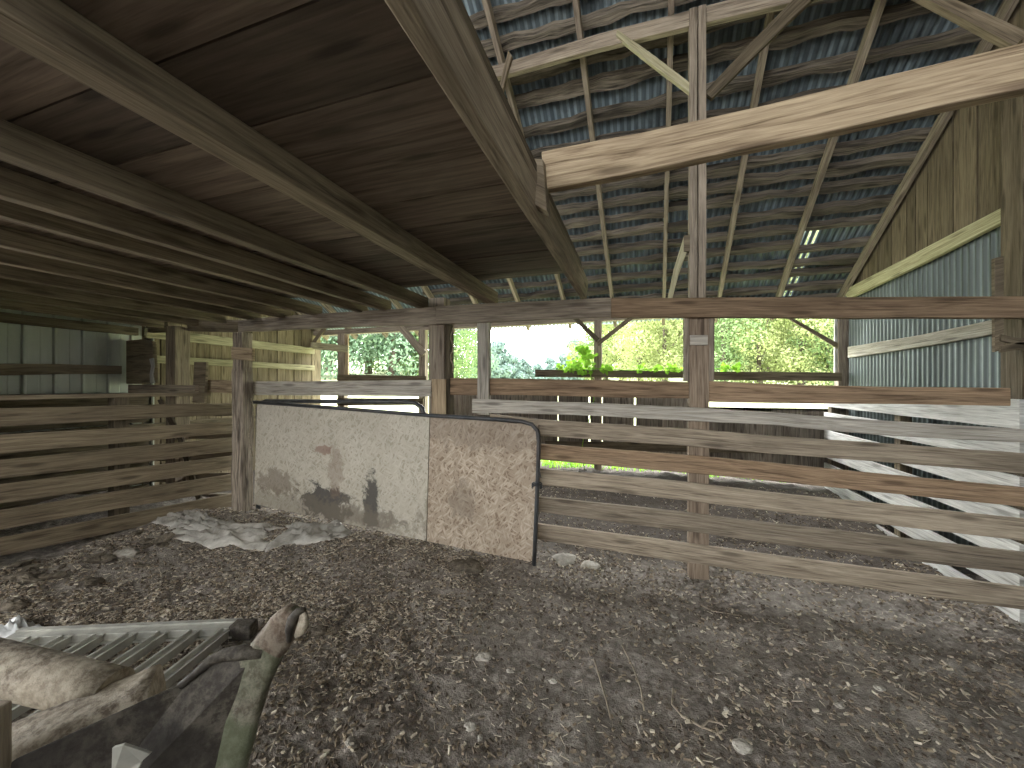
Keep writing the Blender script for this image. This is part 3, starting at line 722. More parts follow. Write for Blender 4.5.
m = MB(); m.beam((UL - 0.05, VM, 1.7), (UL - 0.05, VO + 0.05, 1.7), 3.6, 0.02); struct(m.build('wall_left', M['dark']))  # backing added so the plank gaps show dark, not daylight
m = MB()
for k in range(7):
    z = 0.12 + k * 0.2; m.beam((UL + 0.055, LD, z), (UL + 0.055, VM + 0.12, z), 0.185, 0.03, wob=0.004)
struct(m.build('wall_left', M['dark']))
# wall behind the camera, with a high unseen opening added to light the pen
VB = -3.4; DU0, DU1, DZ, DB, TOP = -5.0, 2.2, 5.2, 2.0, zgab(-3.4)
m = MB(); u = UL
while u < UR:
    w = 0.22
    for za, zb in (((-0.1, DB), (DZ, TOP)) if DU0 < u + w / 2 < DU1 else ((-0.1, TOP),)):
        m.prism([((u, VB, z), (u, VB - 0.03, z), (u + w - 0.004, VB - 0.03, z), (u + w - 0.004, VB, z)) for z in (za, (za + zb) / 2, zb)])
    u += w
struct(m.build('wall_front', M['gable']))
m = MB(); m.beam((UL, VB, 4.9), (UL, LD, 4.9), 5.2, 0.03)
for k in range(12): m.beam((UL, LD - 0.02, 0.1 + k * 0.2), (UF - 0.02, LD - 0.02, 0.1 + k * 0.2), 0.19, 0.03)  # partition added out of view, keeping doorway light off the stall floor
struct(m.build('wall_unseen', M['dark']))
# ------------------------------------------------------------------ outer wall
def outer_post(x0, x1, lab, zb=0.0, mat='header', d=0.11, zt=2.52):
    return simple_post(x0, x1, VO, d, zt, mat, lab, zb, group='outer wall posts')
outer_post(290.5, 303, 'pale corner post at the end of the plank siding', 0.0, 'trim', 0.14)
outer_post(337.5, 344, 'thin outer post with the board nailed to its side', 0.0)
outer_post(418.5, 425, 'thin outer post just behind the gate post', 0.0)
outer_post(594, 601.5, 'thin outer post carrying the pair of braces', 0.0, 'header', 0.12)
outer_post(838.5, 851, 'outer corner post against the corrugated gable', 0.0, 'header', 0.12)
m = MB(); post_px(m, 834.8, 837.6, 0, 1.65, VO + 0.02, 0.03, 0.001, 2.5); tag(m.build('door_stop', M['pale'], None), 'thin white strip beside the outer corner post', 'strip')
m = MB(); post_px(m, 344.3, 348, 0, 1.6, VO + 0.02, 0.03, 0.001, 2.5); tag(m.build('side_strip', M['tan'], None), 'pale strip nailed beside a thin outer post', 'strip')
def ob(name, t_, b_, lab, cat, mat='header', d=-0.04, grp=None, th=0.035):
    return one_board(name, t_, b_, OUT(d), (0, th, 0), mat, lab, cat, grp, 0.002, 0.003)
ob('knee_brace', [(392, 322), (421, 357)], [(398, 319), (426, 352)], 'brace on the thin outer post behind the gate post', 'brace')
ob('knee_brace', [(332, 319), (308, 354)], [(328, 319), (304.5, 352)], 'brace on the pale corner post by the plank siding', 'brace', 'dark')
ob('knee_brace', [(569, 315), (596, 342)], [(574, 314), (599, 338)], 'brace of the pair, on the gate side of the thin post', 'brace', 'dark')
ob('knee_brace', [(642, 312), (598, 346)], [(634, 313), (597, 342)], 'brace of the pair, on the gable side of the thin post', 'brace', 'dark')
ob('knee_brace', [(782, 312), (838, 343)], [(786, 317), (838, 348.5)], 'dark brace rising from the outer corner post', 'brace', 'dark')
ob('outer_rail', [(337, 374.5), (426, 376)], [(337, 380.5), (426, 381.5)], 'dark rail across the open bay above the gate', 'rail', 'dark', -0.045, 'outer wall rails')
ob('outer_rail', [(337, 398), (423, 398.5)], [(337, 405.5), (423, 405)], 'low dark rail across the open bay above the gate', 'rail', 'dark', -0.045, 'outer wall rails')
ob('outer_rail', [(535, 369.5), (690, 371)], [(535, 377), (690, 378)], 'dark outer rail with the leafy vine over it', 'rail', 'dark', -0.045, 'outer wall rails')
ob('outer_rail', [(706, 371.5), (842, 372.5)], [(706, 380), (842, 381)], 'dark outer rail under the opening next to the gable', 'rail', 'dark', -0.045, 'outer wall rails')
ob('nailer_board', [(301, 341), (348, 345.5)], [(301, 348), (348, 352.5)], 'pale board from the plank siding corner post into the opening', 'board', 'trim', -0.05)
m = MB(); m.board([(579.5, 316), (618.5, 316)], [(579.5, 324.5), (618.5, 324)], lambda x, y: PV(x, y, VO + 0.5), (0, 0.015, 0)); tag(m.build('green_sheet', M['greenpanel']), 'small pale green sheet hanging under the eave behind the paired braces', 'sheet')
# lower boards of the outer wall: vertical boards with slits of daylight, open at the bay above the gate
m = MB()
edges = [(452, 478), (478, 505), (505, 533), (533, 557.6), (558.4, 588.5), (590.3, 600), (602.6, 634), (636, 662), (662, 689), (689, 716), (716, 745), (745, 772), (772, 802), (802, 845)]
for a, b in edges:
    ua, ub = PV(a, 386, VO - 0.005).x, PV(b, 386, VO - 0.005).x
    zt = (1.40 if a < 689 else 1.16) + random.uniform(-0.02, 0.02); zb = 0.34 + random.uniform(-0.03, 0.03)
    st = [((ua, VO - 0.005, z), (ua, VO + 0.02, z), (ub, VO + 0.02, z), (ub, VO - 0.005, z)) for z in (zb, 0.6, 0.9, 1.2, zt)]
    m.prism(st, 0.003)
struct(m.build('wall_back', M['outer']))
ob('outer_rail', [(545, 441), (842, 446)], [(545, 449), (842, 455)], 'low nailing rail along the slitted outer wall boards', 'rail', 'dark', -0.06, 'outer wall rails')

# ------------------------------------------------------------------ gable wall (right)
ZS = 2.74
def corr_u(name, u, va, vb, z0, z1, mat, pitch=0.0677, amp=0.011, per=8):
    n = int((vb - va) / pitch * per); verts = []; faces = []
    for i in range(n + 1):
        v = va + i * pitch / per; du = amp * math.sin(2 * math.pi * v / pitch)
        verts += [(u + du, v, z0), (u + du, v, z1)]
    for i in range(n): faces.append((2 * i, 2 * i + 2, 2 * i + 3, 2 * i + 1))
    me = bpy.data.meshes.new(name); me.from_pydata(verts, [], faces); me.materials.append(M[mat])
    me.polygons.foreach_set('use_smooth', [True] * len(faces))
    o = bpy.data.objects.new(name, me); COL.objects.link(o)
    return struct(o)
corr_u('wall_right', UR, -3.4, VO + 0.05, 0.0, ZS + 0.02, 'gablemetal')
m = MB(); v = -3.4
while v < VO:
    w = random.choice([0.16, 0.2, 0.24, 0.13]); g = random.choice([0.008, 0.018, 0.012])
    w = min(w, VO - v); a, b = v, v + w - g; du = random.uniform(-0.012, 0.0)
    m.prism([((UR - 0.02 + du, a, ZS - 0.02), (UR + 0.01, a, ZS - 0.02), (UR + 0.01, b, ZS - 0.02), (UR - 0.02 + du, b, ZS - 0.02)),
             ((UR - 0.02 + du, a, ZS + 0.0), (UR + 0.01, a, ZS + 0.0), (UR + 0.01, b, ZS + 0.0), (UR - 0.02 + du, b, ZS + 0.0)),
             ((UR - 0.02 + du, a, zgab(a)), (UR + 0.01, a, zgab(a)), (UR + 0.01, b, zgab(b)), (UR - 0.02 + du, b, zgab(b)))])
    v += w
struct(m.build('wall_right', M['gable']))
m = MB(); m.prism([((UR + 0.02, v_, zgab(v_)), (UR + 0.035, v_, zgab(v_)), (UR + 0.035, v_, ZS), (UR + 0.02, v_, ZS)) for v_ in (-3.4, V_RIDGE, 1.0, 3.5, VO)])  # added backing sheet that blocks daylight between the gable planks
struct(m.build('wall_right', M['dark']))
def gtrim(n, t_, b_, d, th, mat):
    m = MB(); m.board(t_, b_, GAB(-d), (th, 0, 0), 0.003); struct(m.build('trim_%d' % n, M[mat], None, 0.004))
gtrim(10, [(842, 291), (920, 250.5), (1012, 202)], [(848, 299), (925, 262), (1012, 217)], 0.07, 0.045, 'trim')
gtrim(11, [(1007.5, 205), (1014, 202)], [(1007.5, 300), (1014, 300)], 0.06, 0.04, 'trim')
gtrim(12, [(847.5, 347), (920, 335), (996, 319)], [(847.5, 358), (920, 347), (996, 333.5)], 0.07, 0.045, 'gray')
# whitewashed boards along the gable inside the pen
UG = 2.30
wf = empty('gable_fence', (UG, 4.6, 0.2))
tag(wf, 'whitewashed boards running along the gable inside the pen', 'fence')
zt = 1.5 - 0.018 * 2.42
for k, (g0, g1) in enumerate(((0.035, 0.113), (0.145, 0.205), (0.238, 0.298), (0.328, 0.385), (0.415, 0.470), (0.50, 0.555), (0.585, 0.64))):
    z1, z0 = 1.5 - g0 * 2.42, 1.5 - g1 * 2.42
    m = MB(); m.beam((UG + 0.015, VM + 0.10, (z0 + z1) / 2 - 0.01 * 0), (UG + 0.015, 6.02, (z0 + z1) / 2 + 0.01), z1 - z0, 0.03, wob=0.005, step=0.15); m.build('board', M['pale'], wf, 0.003)
for vv in (4.6, 5.95):
    m = MB(); m.beam((UG + 0.08, vv, 0.0), (UG + 0.08, vv, 1.48), 0.09, 0.09, (1, 0, 0)); m.build('fence_post', M['dark'], wf, 0.003)

# ------------------------------------------------------------------ things lying on the dirt
def crumple(name, x, y, L, W, H, rz, seed, mat, label, cat, group=None, n=26):
    p = PG(x, y); c, s_ = math.cos(rz), math.sin(rz); m = MB(); nx, ny = n, int(n * 0.7)
    for side in (0, 1):
        for j in range(ny + 1):
            for i in range(nx + 1):
                a, b = i / nx * 2 - 1, j / ny * 2 - 1
                ed = 1 + 0.42 * fbm(a * 1.5 + seed, b * 1.5, 1, 3)
                lx, ly = a * L / 2 * ed, b * W / 2 * ed
                X, Y = p.x + lx * c - ly * s_, p.y + lx * s_ + ly * c
                e = (1 - max(abs(a), abs(b)) ** 4)
                ridg = (1 - min(1, abs(fbm(a * 1.9 + seed, b * 2.6, 5, 2)) * 1.6)) ** 3 ; z = hgt(X, Y) + 0.004 + (0.006 if side == 0 else 0)
                if side == 0: z += H * e * (0.15 + 0.85 * ridg) + 0.018 * abs(fbm(a * 4 + seed, b * 4, 2, 2))
                m.v.append((X, Y, z))
    N = (nx + 1) * (ny + 1)
    for j in range(ny):
        for i in range(nx):
            a = j * (nx + 1) + i
            m.face([a, a + 1, a + nx + 2, a + nx + 1], None, 0, True); m.face([a + N, a + nx + 1 + N, a + nx + 2 + N, a + 1 + N], None, 0, False)
    rim = [i for i in range(nx + 1)] + [(j) * (nx + 1) + nx for j in range(1, ny + 1)] + [ny * (nx + 1) + i for i in range(nx - 1, -1, -1)] + [j * (nx + 1) for j in range(ny - 1, 0, -1)]
    for k in range(len(rim)):
        a, b = rim[k], rim[(k + 1) % len(rim)]; m.face([b, a, a + N, b + N])
    return tag(m.build(name, M[mat]), label, cat, group)
crumple('feed_sack', 224, 534, 0.80, 0.34, 0.045, 0.35, 1.0, 'sack', 'flattened dusty white sack on the dirt below the split post', 'sack', 'empty feed sacks')
crumple('feed_sack', 313, 533, 0.55, 0.40, 0.06, 0.55, 4.0, 'sack', 'crumpled gray-white sack lying before the stained panel gate', 'sack', 'empty feed sacks')
crumple('feed_sack', 196, 524, 0.65, 0.3, 0.07, 0.1, 9.0, 'sack', 'dirty sack lying under the end of the slatted fence', 'sack', 'empty feed sacks')
crumple('plastic_scrap', 22, 633, 0.22, 0.12, 0.07, 0.3, 12.0, 'scrap', 'crumpled white plastic scrap at the aluminium ramp end', 'scrap', n=14)

def rock_mesh(seed, r, fl=0.6):
    bm = bmesh.new(); bmesh.ops.create_icosphere(bm, subdivisions=3, radius=1.0)
    for v_ in bm.verts:
        d = v_.co.normalized(); k = 1 + 0.35 * fbm(d.x * 1.3 + seed, d.y * 1.3, d.z * 1.3, 3)
        v_.co = Vector((d.x * k * r * 1.25, d.y * k * r * 0.9, d.z * k * r * fl))
    me = bpy.data.meshes.new('stone'); bm.to_mesh(me); bm.free(); return me
def rock(x, y, r, seed, label, mat='rock', name='stone', fl=0.6, group=None, rz=0.3):
    p = PG(x, y); me = rock_mesh(seed, r, fl); me.materials.append(M[mat])
    o = bpy.data.objects.new(name, me); COL.objects.link(o); o.location = (p.x, p.y, hgt(p.x, p.y) + r * fl * 0.35); o.rotation_euler = (0, 0, rz)
    return tag(o, label, name.split('_')[-1], group)
rock(563, 561, 0.085, 1.0, 'largest pale stone on the dirt, beside the gate corner', fl=0.5)
rock(590, 567, 0.06, 2.0, 'low pale stone just past the largest stone', fl=0.4)
rock(466, 567, 0.11, 3.0, 'shaggy gray dung clod on the dirt before the gate', 'clod', 'dung_clod', 0.4)
rock(484, 657, 0.032, 5.0, 'small whitish stone in the middle of the dirt floor')
rock(742, 748, 0.03, 6.0, 'pale stone at the bottom edge of the view, beside a curled twig')
rock(471, 729, 0.022, 7.0, 'pointed gray stone on the dark dirt, low in the view')
rock(553, 681, 0.016, 8.0, 'tiny pale stone just off the middle of the dirt floor')
rock(127, 555, 0.07, 11.0, 'flat gray stone near the slatted stall fence', fl=0.45)
rock(105, 560, 0.055, 12.0, 'dark clod beside the flat stone near the stall fence', 'clod', 'dung_clod')
rock(10, 607, 0.06, 13.0, 'dark clod lying past the aluminium ramp', 'clod', 'dung_clod')
rock(318, 632, 0.05, 14.0, 'dark clod on the dirt next to the rusty hook tip', 'clod', 'dung_clod')
spots = [(674, 617), (640, 622), (672, 640), (656, 641), (510, 674), (480, 738), (728, 712), (698, 575), (344, 656), (350, 745), (800, 645), (924, 650), (430, 600), (620, 605), (770, 560), (880, 690), (840, 705), (560, 640), (400, 700), (390, 610)]
base = rock(spots[0][0], spots[0][1], 0.018, 21.0, 'thumb-sized pale pebble scattered on the dirt floor', name='pebble', group='scattered pebbles')
for (x, y) in spots[1:]:
    o = base.copy(); COL.objects.link(o); p = PG(x, y); s_ = random.uniform(0.6, 1.15)
    o.location = (p.x, p.y, hgt(p.x, p.y) + 0.004); o.scale = (s_, s_, s_); o.rotation_euler = (0, 0, random.uniform(0, 6))
base = rock(30, 575, 0.05, 31.0, 'dark dung clod in the lumpy heap along the stall fence', 'clod', 'dung_clod', 0.5, 'dung clods along the stall fence')
for _ in range(26):
    t = random.random(); x = 5 + 175 * t + random.gauss(0, 8); y = 582 - 42 * t + random.gauss(0, 9)
    o = base.copy(); COL.objects.link(o); p = PG(x, y); s_ = random.uniform(0.45, 1.25)
    o.location = (p.x, p.y, hgt(p.x, p.y) + 0.006); o.scale = (s_, s_ * random.uniform(0.7, 1.2), s_ * random.uniform(0.7, 1.1)); o.rotation_euler = (random.uniform(-.4, .4), random.uniform(-.4, .4), random.uniform(0, 6))
for pts, lab in (([(622, 646), (634, 668), (641, 690), (644, 712)], 'thin curved twig on the dirt, low in the middle'),
                 ([(673, 690), (672, 705), (682, 720), (700, 728), (716, 732)], 'long pale root strand curling on the dirt'),
                 ([(702, 730), (708, 722), (722, 724), (726, 732), (716, 735)], 'looped pale twine on the dirt beside the root strand'),
                 ([(594, 664), (606, 700), (611, 718)], 'dark twig pointing at the bottom of the view'),
                 ([(860, 655), (888, 680), (918, 700)], 'straight dry stem across the pale dirt on the gable side'),
                 ([(690, 600), (712, 612), (742, 616)], 'short twig close to the foot of the centre post')):
    m = MB(); m.tube([(lambda p: (p.x, p.y, hgt(p.x, p.y) + 0.006))(PG(x, y)) for x, y in pts], 0.0045, 6)
    tag(m.build('twig', M['twig']), lab, 'twig', 'twigs on the dirt')

# loose litter: chips, straw, crumbs nobody could count
m = MB(); rnd = random.Random(3)
def lit(u, v, L, W, mi, lift=0.004):
    a = rnd.uniform(0, 6.28); p = rnd.uniform(-0.45, 0.45); r = rnd.uniform(-0.6, 0.6)
    d = Vector((math.cos(a) * math.cos(p), math.sin(a) * math.cos(p), math.sin(p))); s_ = Vector((-math.sin(a) * math.cos(r), math.cos(a) * math.cos(r), math.sin(r)))
    c = Vector((u, v, hgt(u, v) + lift + abs(math.sin(p)) * L * 0.35)); b = len(m.v); up = d.cross(s_).normalized() * min(W, 0.008) * 0.5
    for q in (c - d * L / 2 - s_ * W / 2, c + d * L / 2 - s_ * W * rnd.uniform(0.2, 0.5), c + d * L / 2 * rnd.uniform(0.7, 1.0) + s_ * W / 2, c - d * L / 2 * rnd.uniform(0.6, 1) + s_ * W * 0.4):
        m.v.append(tuple(q - up)); m.v.append(tuple(q + up))
    m.face([b + 1, b + 3, b + 5, b + 7], None, mi); m.face([b, b + 6, b + 4, b + 2], None, mi)
    for i in range(4):
        j = (i + 1) % 4; m.face([b + 2 * i, b + 2 * j, b + 2 * j + 1, b + 2 * i + 1], None, mi)
cnt = 0
while cnt < 36000:
    x = rnd.uniform(-20, 1044); Y = 1.15 + (rnd.random() ** 1.4) * 4.6
    r = ray(x, 386); u, v = r.x * Y, r.y * Y
    if u < -4.3 or u > 2.5 or v > 5.7 or v < 0.4: continue
    dl = S((-0.2 - u) / 1.6) * S((Y - 1.5) / 0.8)
    dn = max(dl, 0.16 + 0.45 * S((Y - 2.3) / 0.9), 0.10)
    if v > 3.4: dn *= 0.5
    if rnd.random() > dn * (0.4 + 0.9 * S(0.5 + fbm(u * 1.7, v * 1.7, 6, 3))): continue
    t = rnd.random() ** (1.0 + 0.9 * dl); cnt += 1  # more pale straw on the loft side, standing in for light there
    if t < 0.20: lit(u, v, rnd.uniform(0.012, 0.045), rnd.uniform(0.0015, 0.003), 0)
    elif t < 0.28: lit(u, v, rnd.uniform(0.010, 0.03), rnd.uniform(0.006, 0.014), 0)
    elif t < 0.62: lit(u, v, rnd.uniform(0.008, 0.028), rnd.uniform(0.004, 0.012), 1)
    else: lit(u, v, rnd.uniform(0.008, 0.025), rnd.uniform(0.007, 0.018), 2)
ol = m.build('litter', [M['straw1'], M['straw2'], M['straw3']], None, 0, False)
tag(ol, 'wood chips, straw and crumbs strewn over the dirt floor', 'litter', None, 'stuff')

# ------------------------------------------------------------------ aluminium ramp lying on the dirt
rd = Vector((CT, ST, 0)); fd = Vector((-ST, CT, 0))      # along its end rail, and away from the camera
def RP(X, Y, z): return rd * X + fd * Y + Vector((0, 0, z))
ramp_o = empty('aluminium_ramp', RP(-2.3, 1.7, 0.0))
tag(ramp_o, 'slatted aluminium ramp lying flat on the dirt behind the rusty frame', 'ramp')
zr = 0.085
m = MB(); m.beam(RP(-2.80, 2.149, zr), RP(-1.60, 2.24, zr), 0.05, 0.055); m.beam(RP(-2.80, 2.184, zr + 0.03), RP(-1.60, 2.275, zr + 0.03), 0.012, 0.03)
m.beam(RP(-2.80, 2.119, zr - 0.02), RP(-1.60, 2.21, zr - 0.02), 0.012, 0.03); m.build('end_rail', M['alu'], ramp_o, 0.002)
m = MB(); m.beam(RP(-1.62, 2.235, zr), RP(-1.50, 2.24, zr), 0.085, 0.08); m.build('corner_cap', M['darksteel'], ramp_o, 0.006)
for k in range(7):
    X = -1.64 - 0.168 * k; y1 = 2.215 - 0.0125 * k
    m = MB(); p0, p1 = RP(X, y1, zr), RP(X - 0.09, 0.55, zr)
    sd = rd * 0.0195
    m.beam(p0, p1, 0.006, 0.040); m.beam(p0 + sd, p1 + sd, 0.05, 0.005); m.beam(p0 - sd, p1 - sd, 0.05, 0.005)
    m.beam(p0 + sd * 1.25 + Vector((0, 0, 0.022)), p1 + sd * 1.25 + Vector((0, 0, 0.022)), 0.006, 0.014); m.beam(p0 - sd * 1.25 + Vector((0, 0, 0.022)), p1 - sd * 1.25 + Vector((0, 0, 0.022)), 0.006, 0.014)
    m.build('slat', M['alu'], ramp_o)
m = MB(); m.beam(RP(-2.90, 0.54, zr), RP(-1.70, 0.55, zr), 0.05, 0.05); m.build('end_rail', M['alu'], ramp_o, 0.002)

# ------------------------------------------------------------------ rusty implement close to the camera
im = empty('rusty_implement', PD(150, 900, 1.0))
tag(im, 'rusty welded steel farm implement with an upright hook, close to the camera', 'farm implement')
def rect_tube(m, pts, w, h, up=(0, 0, 1), rnd_=0.012):
    """rounded box section swept along pts"""
    pts = [Vector(p) for p in pts]; up = Vector(up); base = len(m.v); sec = []
    for cx, cy, a0 in ((1, 1, 0), (-1, 1, 90), (-1, -1, 180), (1, -1, 270)):
        for k in range(4):
            a = math.radians(a0 + k * 30); sec.append((cx * (w / 2 - rnd_) + math.cos(a) * rnd_, cy * (h / 2 - rnd_) + math.sin(a) * rnd_))
    n = len(sec)
    for i, p in enumerate(pts):
        d = (pts[min(i + 1, len(pts) - 1)] - pts[max(i - 1, 0)]).normalized(); u2 = (up - d * up.dot(d)).normalized(); s2 = d.cross(u2)
        for x, y in sec: m.v.append(tuple(p + s2 * x + u2 * y))
    for i in range(len(pts) - 1):
        for k in range(n):
            a = base + i * n + k; c = base + i * n + (k + 1) % n; m.face([a, c, c + n, a + n], None, 0, True)
    m.face([base + k for k in range(n)][::-1]); e = base + (len(pts) - 1) * n; m.face([e + k for k in range(n)])
m = MB(); A0, A1 = PD(-190, 622, 1.10), PD(112, 694, 1.03)
m.tube([A0.lerp(A1, k / 14) for k in range(15)], 0.059, 24); m.build('round_pipe', M['rust'], im)
m = MB(); B0, B1 = PD(158, 674, 1.03) - Vector((0, 0, .05)), PD(-60, 764, 0.84) - Vector((0, 0, .05))
rect_tube(m, [B0.lerp(B1, k / 10) for k in range(11)], 0.145, 0.10, (0, 0, 1), 0.03); m.build('box_beam', M['rust'], im)
# dark gusset plate between beam and hook arm
def plate(m, px, d, th):
    P = [PD(x, y, dd) for (x, y), dd in zip(px, d)]; off = fd * th; n = len(P); b = len(m.v)
    m.v += [tuple(p) for p in P] + [tuple(p + off) for p in P]
    m.face(list(range(b, b + n))); m.face([b + n + k for k in range(n)][::-1])
    for k in range(n): j = (k + 1) % n; m.face([b + j, b + k, b + k + n, b + j + n])
m = MB(); plate(m, [(182, 684), (196, 672), (210, 660), (224, 654), (240, 651), (262, 650), (258, 690), (240, 760), (200, 900), (20, 900), (8, 764)],
                [0.955, 0.975, 0.99, 1.0, 1.01, 1.01, 0.985, 0.95, 0.90, 0.74, 0.765], 0.012); m.build('gusset_plate', M['darksteel'], im, 0.003)
m = MB(); rim = [(180, 686), (196, 673), (210, 660.5), (224, 655), (240, 652.5), (264, 652)]
m.tube([PD(x, y, d) for (x, y), d in zip(rim, (0.955, 0.97, 0.985, 1.0, 1.0, 1.01))], [0.009, 0.010, 0.012, 0.016, 0.018, 0.018], 10); m.build('plate_rim', M['darksteel'], im)
# hook arm: a bent flat bar, broad below, curled tip
arm = [(150, 1040, 0.84, 0.072), (176, 940, 0.86, 0.070), (200, 850, 0.90, 0.066), (219, 775, 0.94, 0.061), (236, 720, 0.97, 0.056), (251, 680, 1.0, 0.051), (266, 652, 1.02, 0.046), (277, 636, 1.03, 0.043), (285, 624, 1.04, 0.041), (291, 616, 1.04, 0.034), (294.5, 611.5, 1.04, 0.024), (296, 609.5, 1.04, 0.012)]
def sweep_flat(m, data, th):
    base = len(m.v); P = [PD(x, y, d) for x, y, d, w in data]; n = 12
    for i, p in enumerate(P):
        d = (P[min(i + 1, len(P) - 1)] - P[max(i - 1, 0)]).normalized(); s2 = d.cross(fd).normalized(); w = data[i][3]; f2 = s2.cross(d)
        for k in range(n):
            a = 2 * math.pi * k / n; ca, sa = math.cos(a), math.sin(a)
            ca = math.copysign(abs(ca) ** 0.6, ca); sa = math.copysign(abs(sa) ** 0.6, sa)
            wob = 1 + 0.05 * fbm(i * 0.7, k * 0.6, 2, 2)
            m.v.append(tuple(p + s2 * ca * w * wob + f2 * sa * min(th, w) * wob))
    for i in range(len(P) - 1):
        for k in range(n):
            a = base + i * n + k; c = base + i * n + (k + 1) % n; m.face([a, c, c + n, a + n], None, 1 if i > len(P) * 0.55 else 0, True)
    m.face([base + k for k in range(n)][::-1], None); e = base + (len(P) - 1) * n; m.face([e + k for k in range(n)], None)
dense = []
for a, b in zip(arm, arm[1:]):
    for k in range(3): dense.append(tuple(a[i] + (b[i] - a[i]) * k / 3 for i in range(4)))
dense.append(arm[-1])
m = MB(); sweep_flat(m, dense, 0.026); m.build('hook_arm', [M['rustgreen'], M['rustdark']], im)['label'] = 'hook arm with green paint worn to rust'
tip = [(301, 611, 1.005, 0.008), (303.5, 616, 1.0, 0.014), (303.5, 623, 1.0, 0.017), (300.5, 630, 1.0, 0.015), (296, 636, 1.005, 0.007)]
m = MB(); m.tube([PD(x, y, d) for x, y, d, w in tip], [w for *_, w in tip], 12, flat=0.7); m.build('hook_tip', M['rust'], im)['label'] = 'pale worn tip of the hook'
lip = [(289, 641, 1.0, 0.006), (289, 630, 0.995, 0.010), (292, 619, 0.995, 0.012), (298, 611.5, 0.998, 0.010), (305, 609.5, 1.0, 0.006)]
m = MB(); m.tube([PD(x, y, d) for x, y, d, w in lip], [w for *_, w in lip], 10); m.build('hook_lip', M['darksteel'], im)
m = MB(); plate(m, [(112, 748), (123, 745), (150, 754), (141, 762), (134, 780), (111, 780)], [0.80, 0.80, 0.82, 0.82, 0.81, 0.80], 0.006); m.build('bent_tab', M['alu'], im, 0.001)['label'] = 'pale bent metal tab'
# frame legs reaching the ground
for (x, y, d, r) in ((-120, 700, 1.06, 0.05), (20, 790, 0.80, 0.045)):
    p = PD(x, y, d); m = MB(); m.tube([p, Vector((p.x, p.y, hgt(p.x, p.y) - 0.01))], r, 12); m.build('leg', M['rust'], im)
# upright plank at the very corner
p = PD(-8, 712, 0.74); m = MB()
a = PD(-7, 712, 0.74); b_ = PD(-80, 706, 0.74); st = []
for i in range(9):
    z = -0.02 + (a.z + 0.02) * i / 8
    st.append(((b_.x, b_.y, z), (b_.x - ST * 0.03, b_.y + CT * 0.03, z), (a.x - ST * 0.03, a.y + CT * 0.03, z), (a.x, a.y, z)))
m.prism(st, 0.002)
tag(m.build('upright_plank', M['fence'], None, 0.004), 'weathered upright plank in front of the rusty implement', 'plank')

# ------------------------------------------------------------------ vegetation
def leaf_quads(m, c, rad, n, size, rnd_, mi=0):
    for _ in range(n):
        d = Vector((rnd_.gauss(0, 1), rnd_.gauss(0, 1), rnd_.gauss(0, 1))).normalized(); k = rnd_.uniform(0.55, 1.05)
        p = c + Vector((d.x * rad.x, d.y * rad.y, d.z * rad.z)) * k
        nrm = (d + Vector((rnd_.uniform(-.8, .8), rnd_.uniform(-.8, .8), rnd_.uniform(-.3, .9)))).normalized()
        t1 = nrm.orthogonal().normalized(); t2 = nrm.cross(t1); a = rnd_.uniform(0, 6.28)
        e1 = t1 * math.cos(a) + t2 * math.sin(a); e2 = nrm.cross(e1); s_ = size * rnd_.uniform(0.6, 1.3)
        b = len(m.v)
        for q in (p - e1 * s_, p - e2 * s_ * 0.45, p + e1 * s_, p + e2 * s_ * 0.45 + nrm * s_ * 0.15): m.v.append(tuple(q))
        m.face([b, b + 1, b + 2, b + 3], None, mi)
def tree_meshes(seed, leafmat, n=7500, lsz=0.115):
    r = random.Random(seed); c = MB(); t = MB()
    t.tube([(0, 0, -0.5), (0.05, 0.02, 1.2), (0.0, 0.1, 3.0), (0.1, 0.0, 5.0)], [0.26, 0.2, 0.15, 0.06], 8)
    blobs = 9
    for k in range(blobs):
        a = k * 2.4; h = 1.1 + 5.7 * k / (blobs - 1); rr = 1.9 * (1 - abs(k / (blobs - 1) - 0.4)) * r.uniform(0.6, 1.0)
        if k < 8: t.tube([(0.0, 0.05, min(h * 0.55, 4.6)), (math.cos(a) * rr * 0.8, math.sin(a) * rr * 0.8, h)], [0.07, 0.025], 6)
        leaf_quads(c, Vector((math.cos(a) * rr, math.sin(a) * rr, h)), Vector((1.5, 1.5, 1.25)) * r.uniform(0.8, 1.15), n // blobs, lsz, r)
    return c, t
protos = {}
for nm, mt, sd in (('green', 'leaf_green', 1), ('blue', 'leaf_blue', 2), ('yellow', 'leaf_yellow', 3), ('far', 'leaf_far', 4)):
    c, t = tree_meshes(sd, mt, 4500, 0.34) if nm == 'far' else tree_meshes(sd, mt)
    protos[nm] = (c, t, M[mt])
made = {}
def tree(kind, x, Y, scale, label, group):
    r = ray(x, 386); u, v = r.x * Y, r.y * Y; loc = Vector((u, v, out_h(u, v)))
    root = empty('broadleaf_tree', loc); tag(root, label, 'tree', group)
    if kind not in made:
        c, t, mt = protos[kind]
        a = c.build('crown', mt, root, 0, False); b = t.build('trunk', M['bark'], root, 0, False); made[kind] = (a, b)
        a.location = b.location = (0, 0, 0)
    else:
        for src in made[kind]:
            o = src.copy(); COL.objects.link(o); o.parent = root; o.location = (0, 0, 0)
    root.rotation_euler = (0, 0, random.uniform(0, 6.28)); root.scale = (scale, scale, scale * random.uniform(0.9, 1.1))
TL = 'trees on the slope behind the open bay above the gate'; TR = 'trees on the hillside behind the centre post'; TM = 'hazy trees far down the valley'
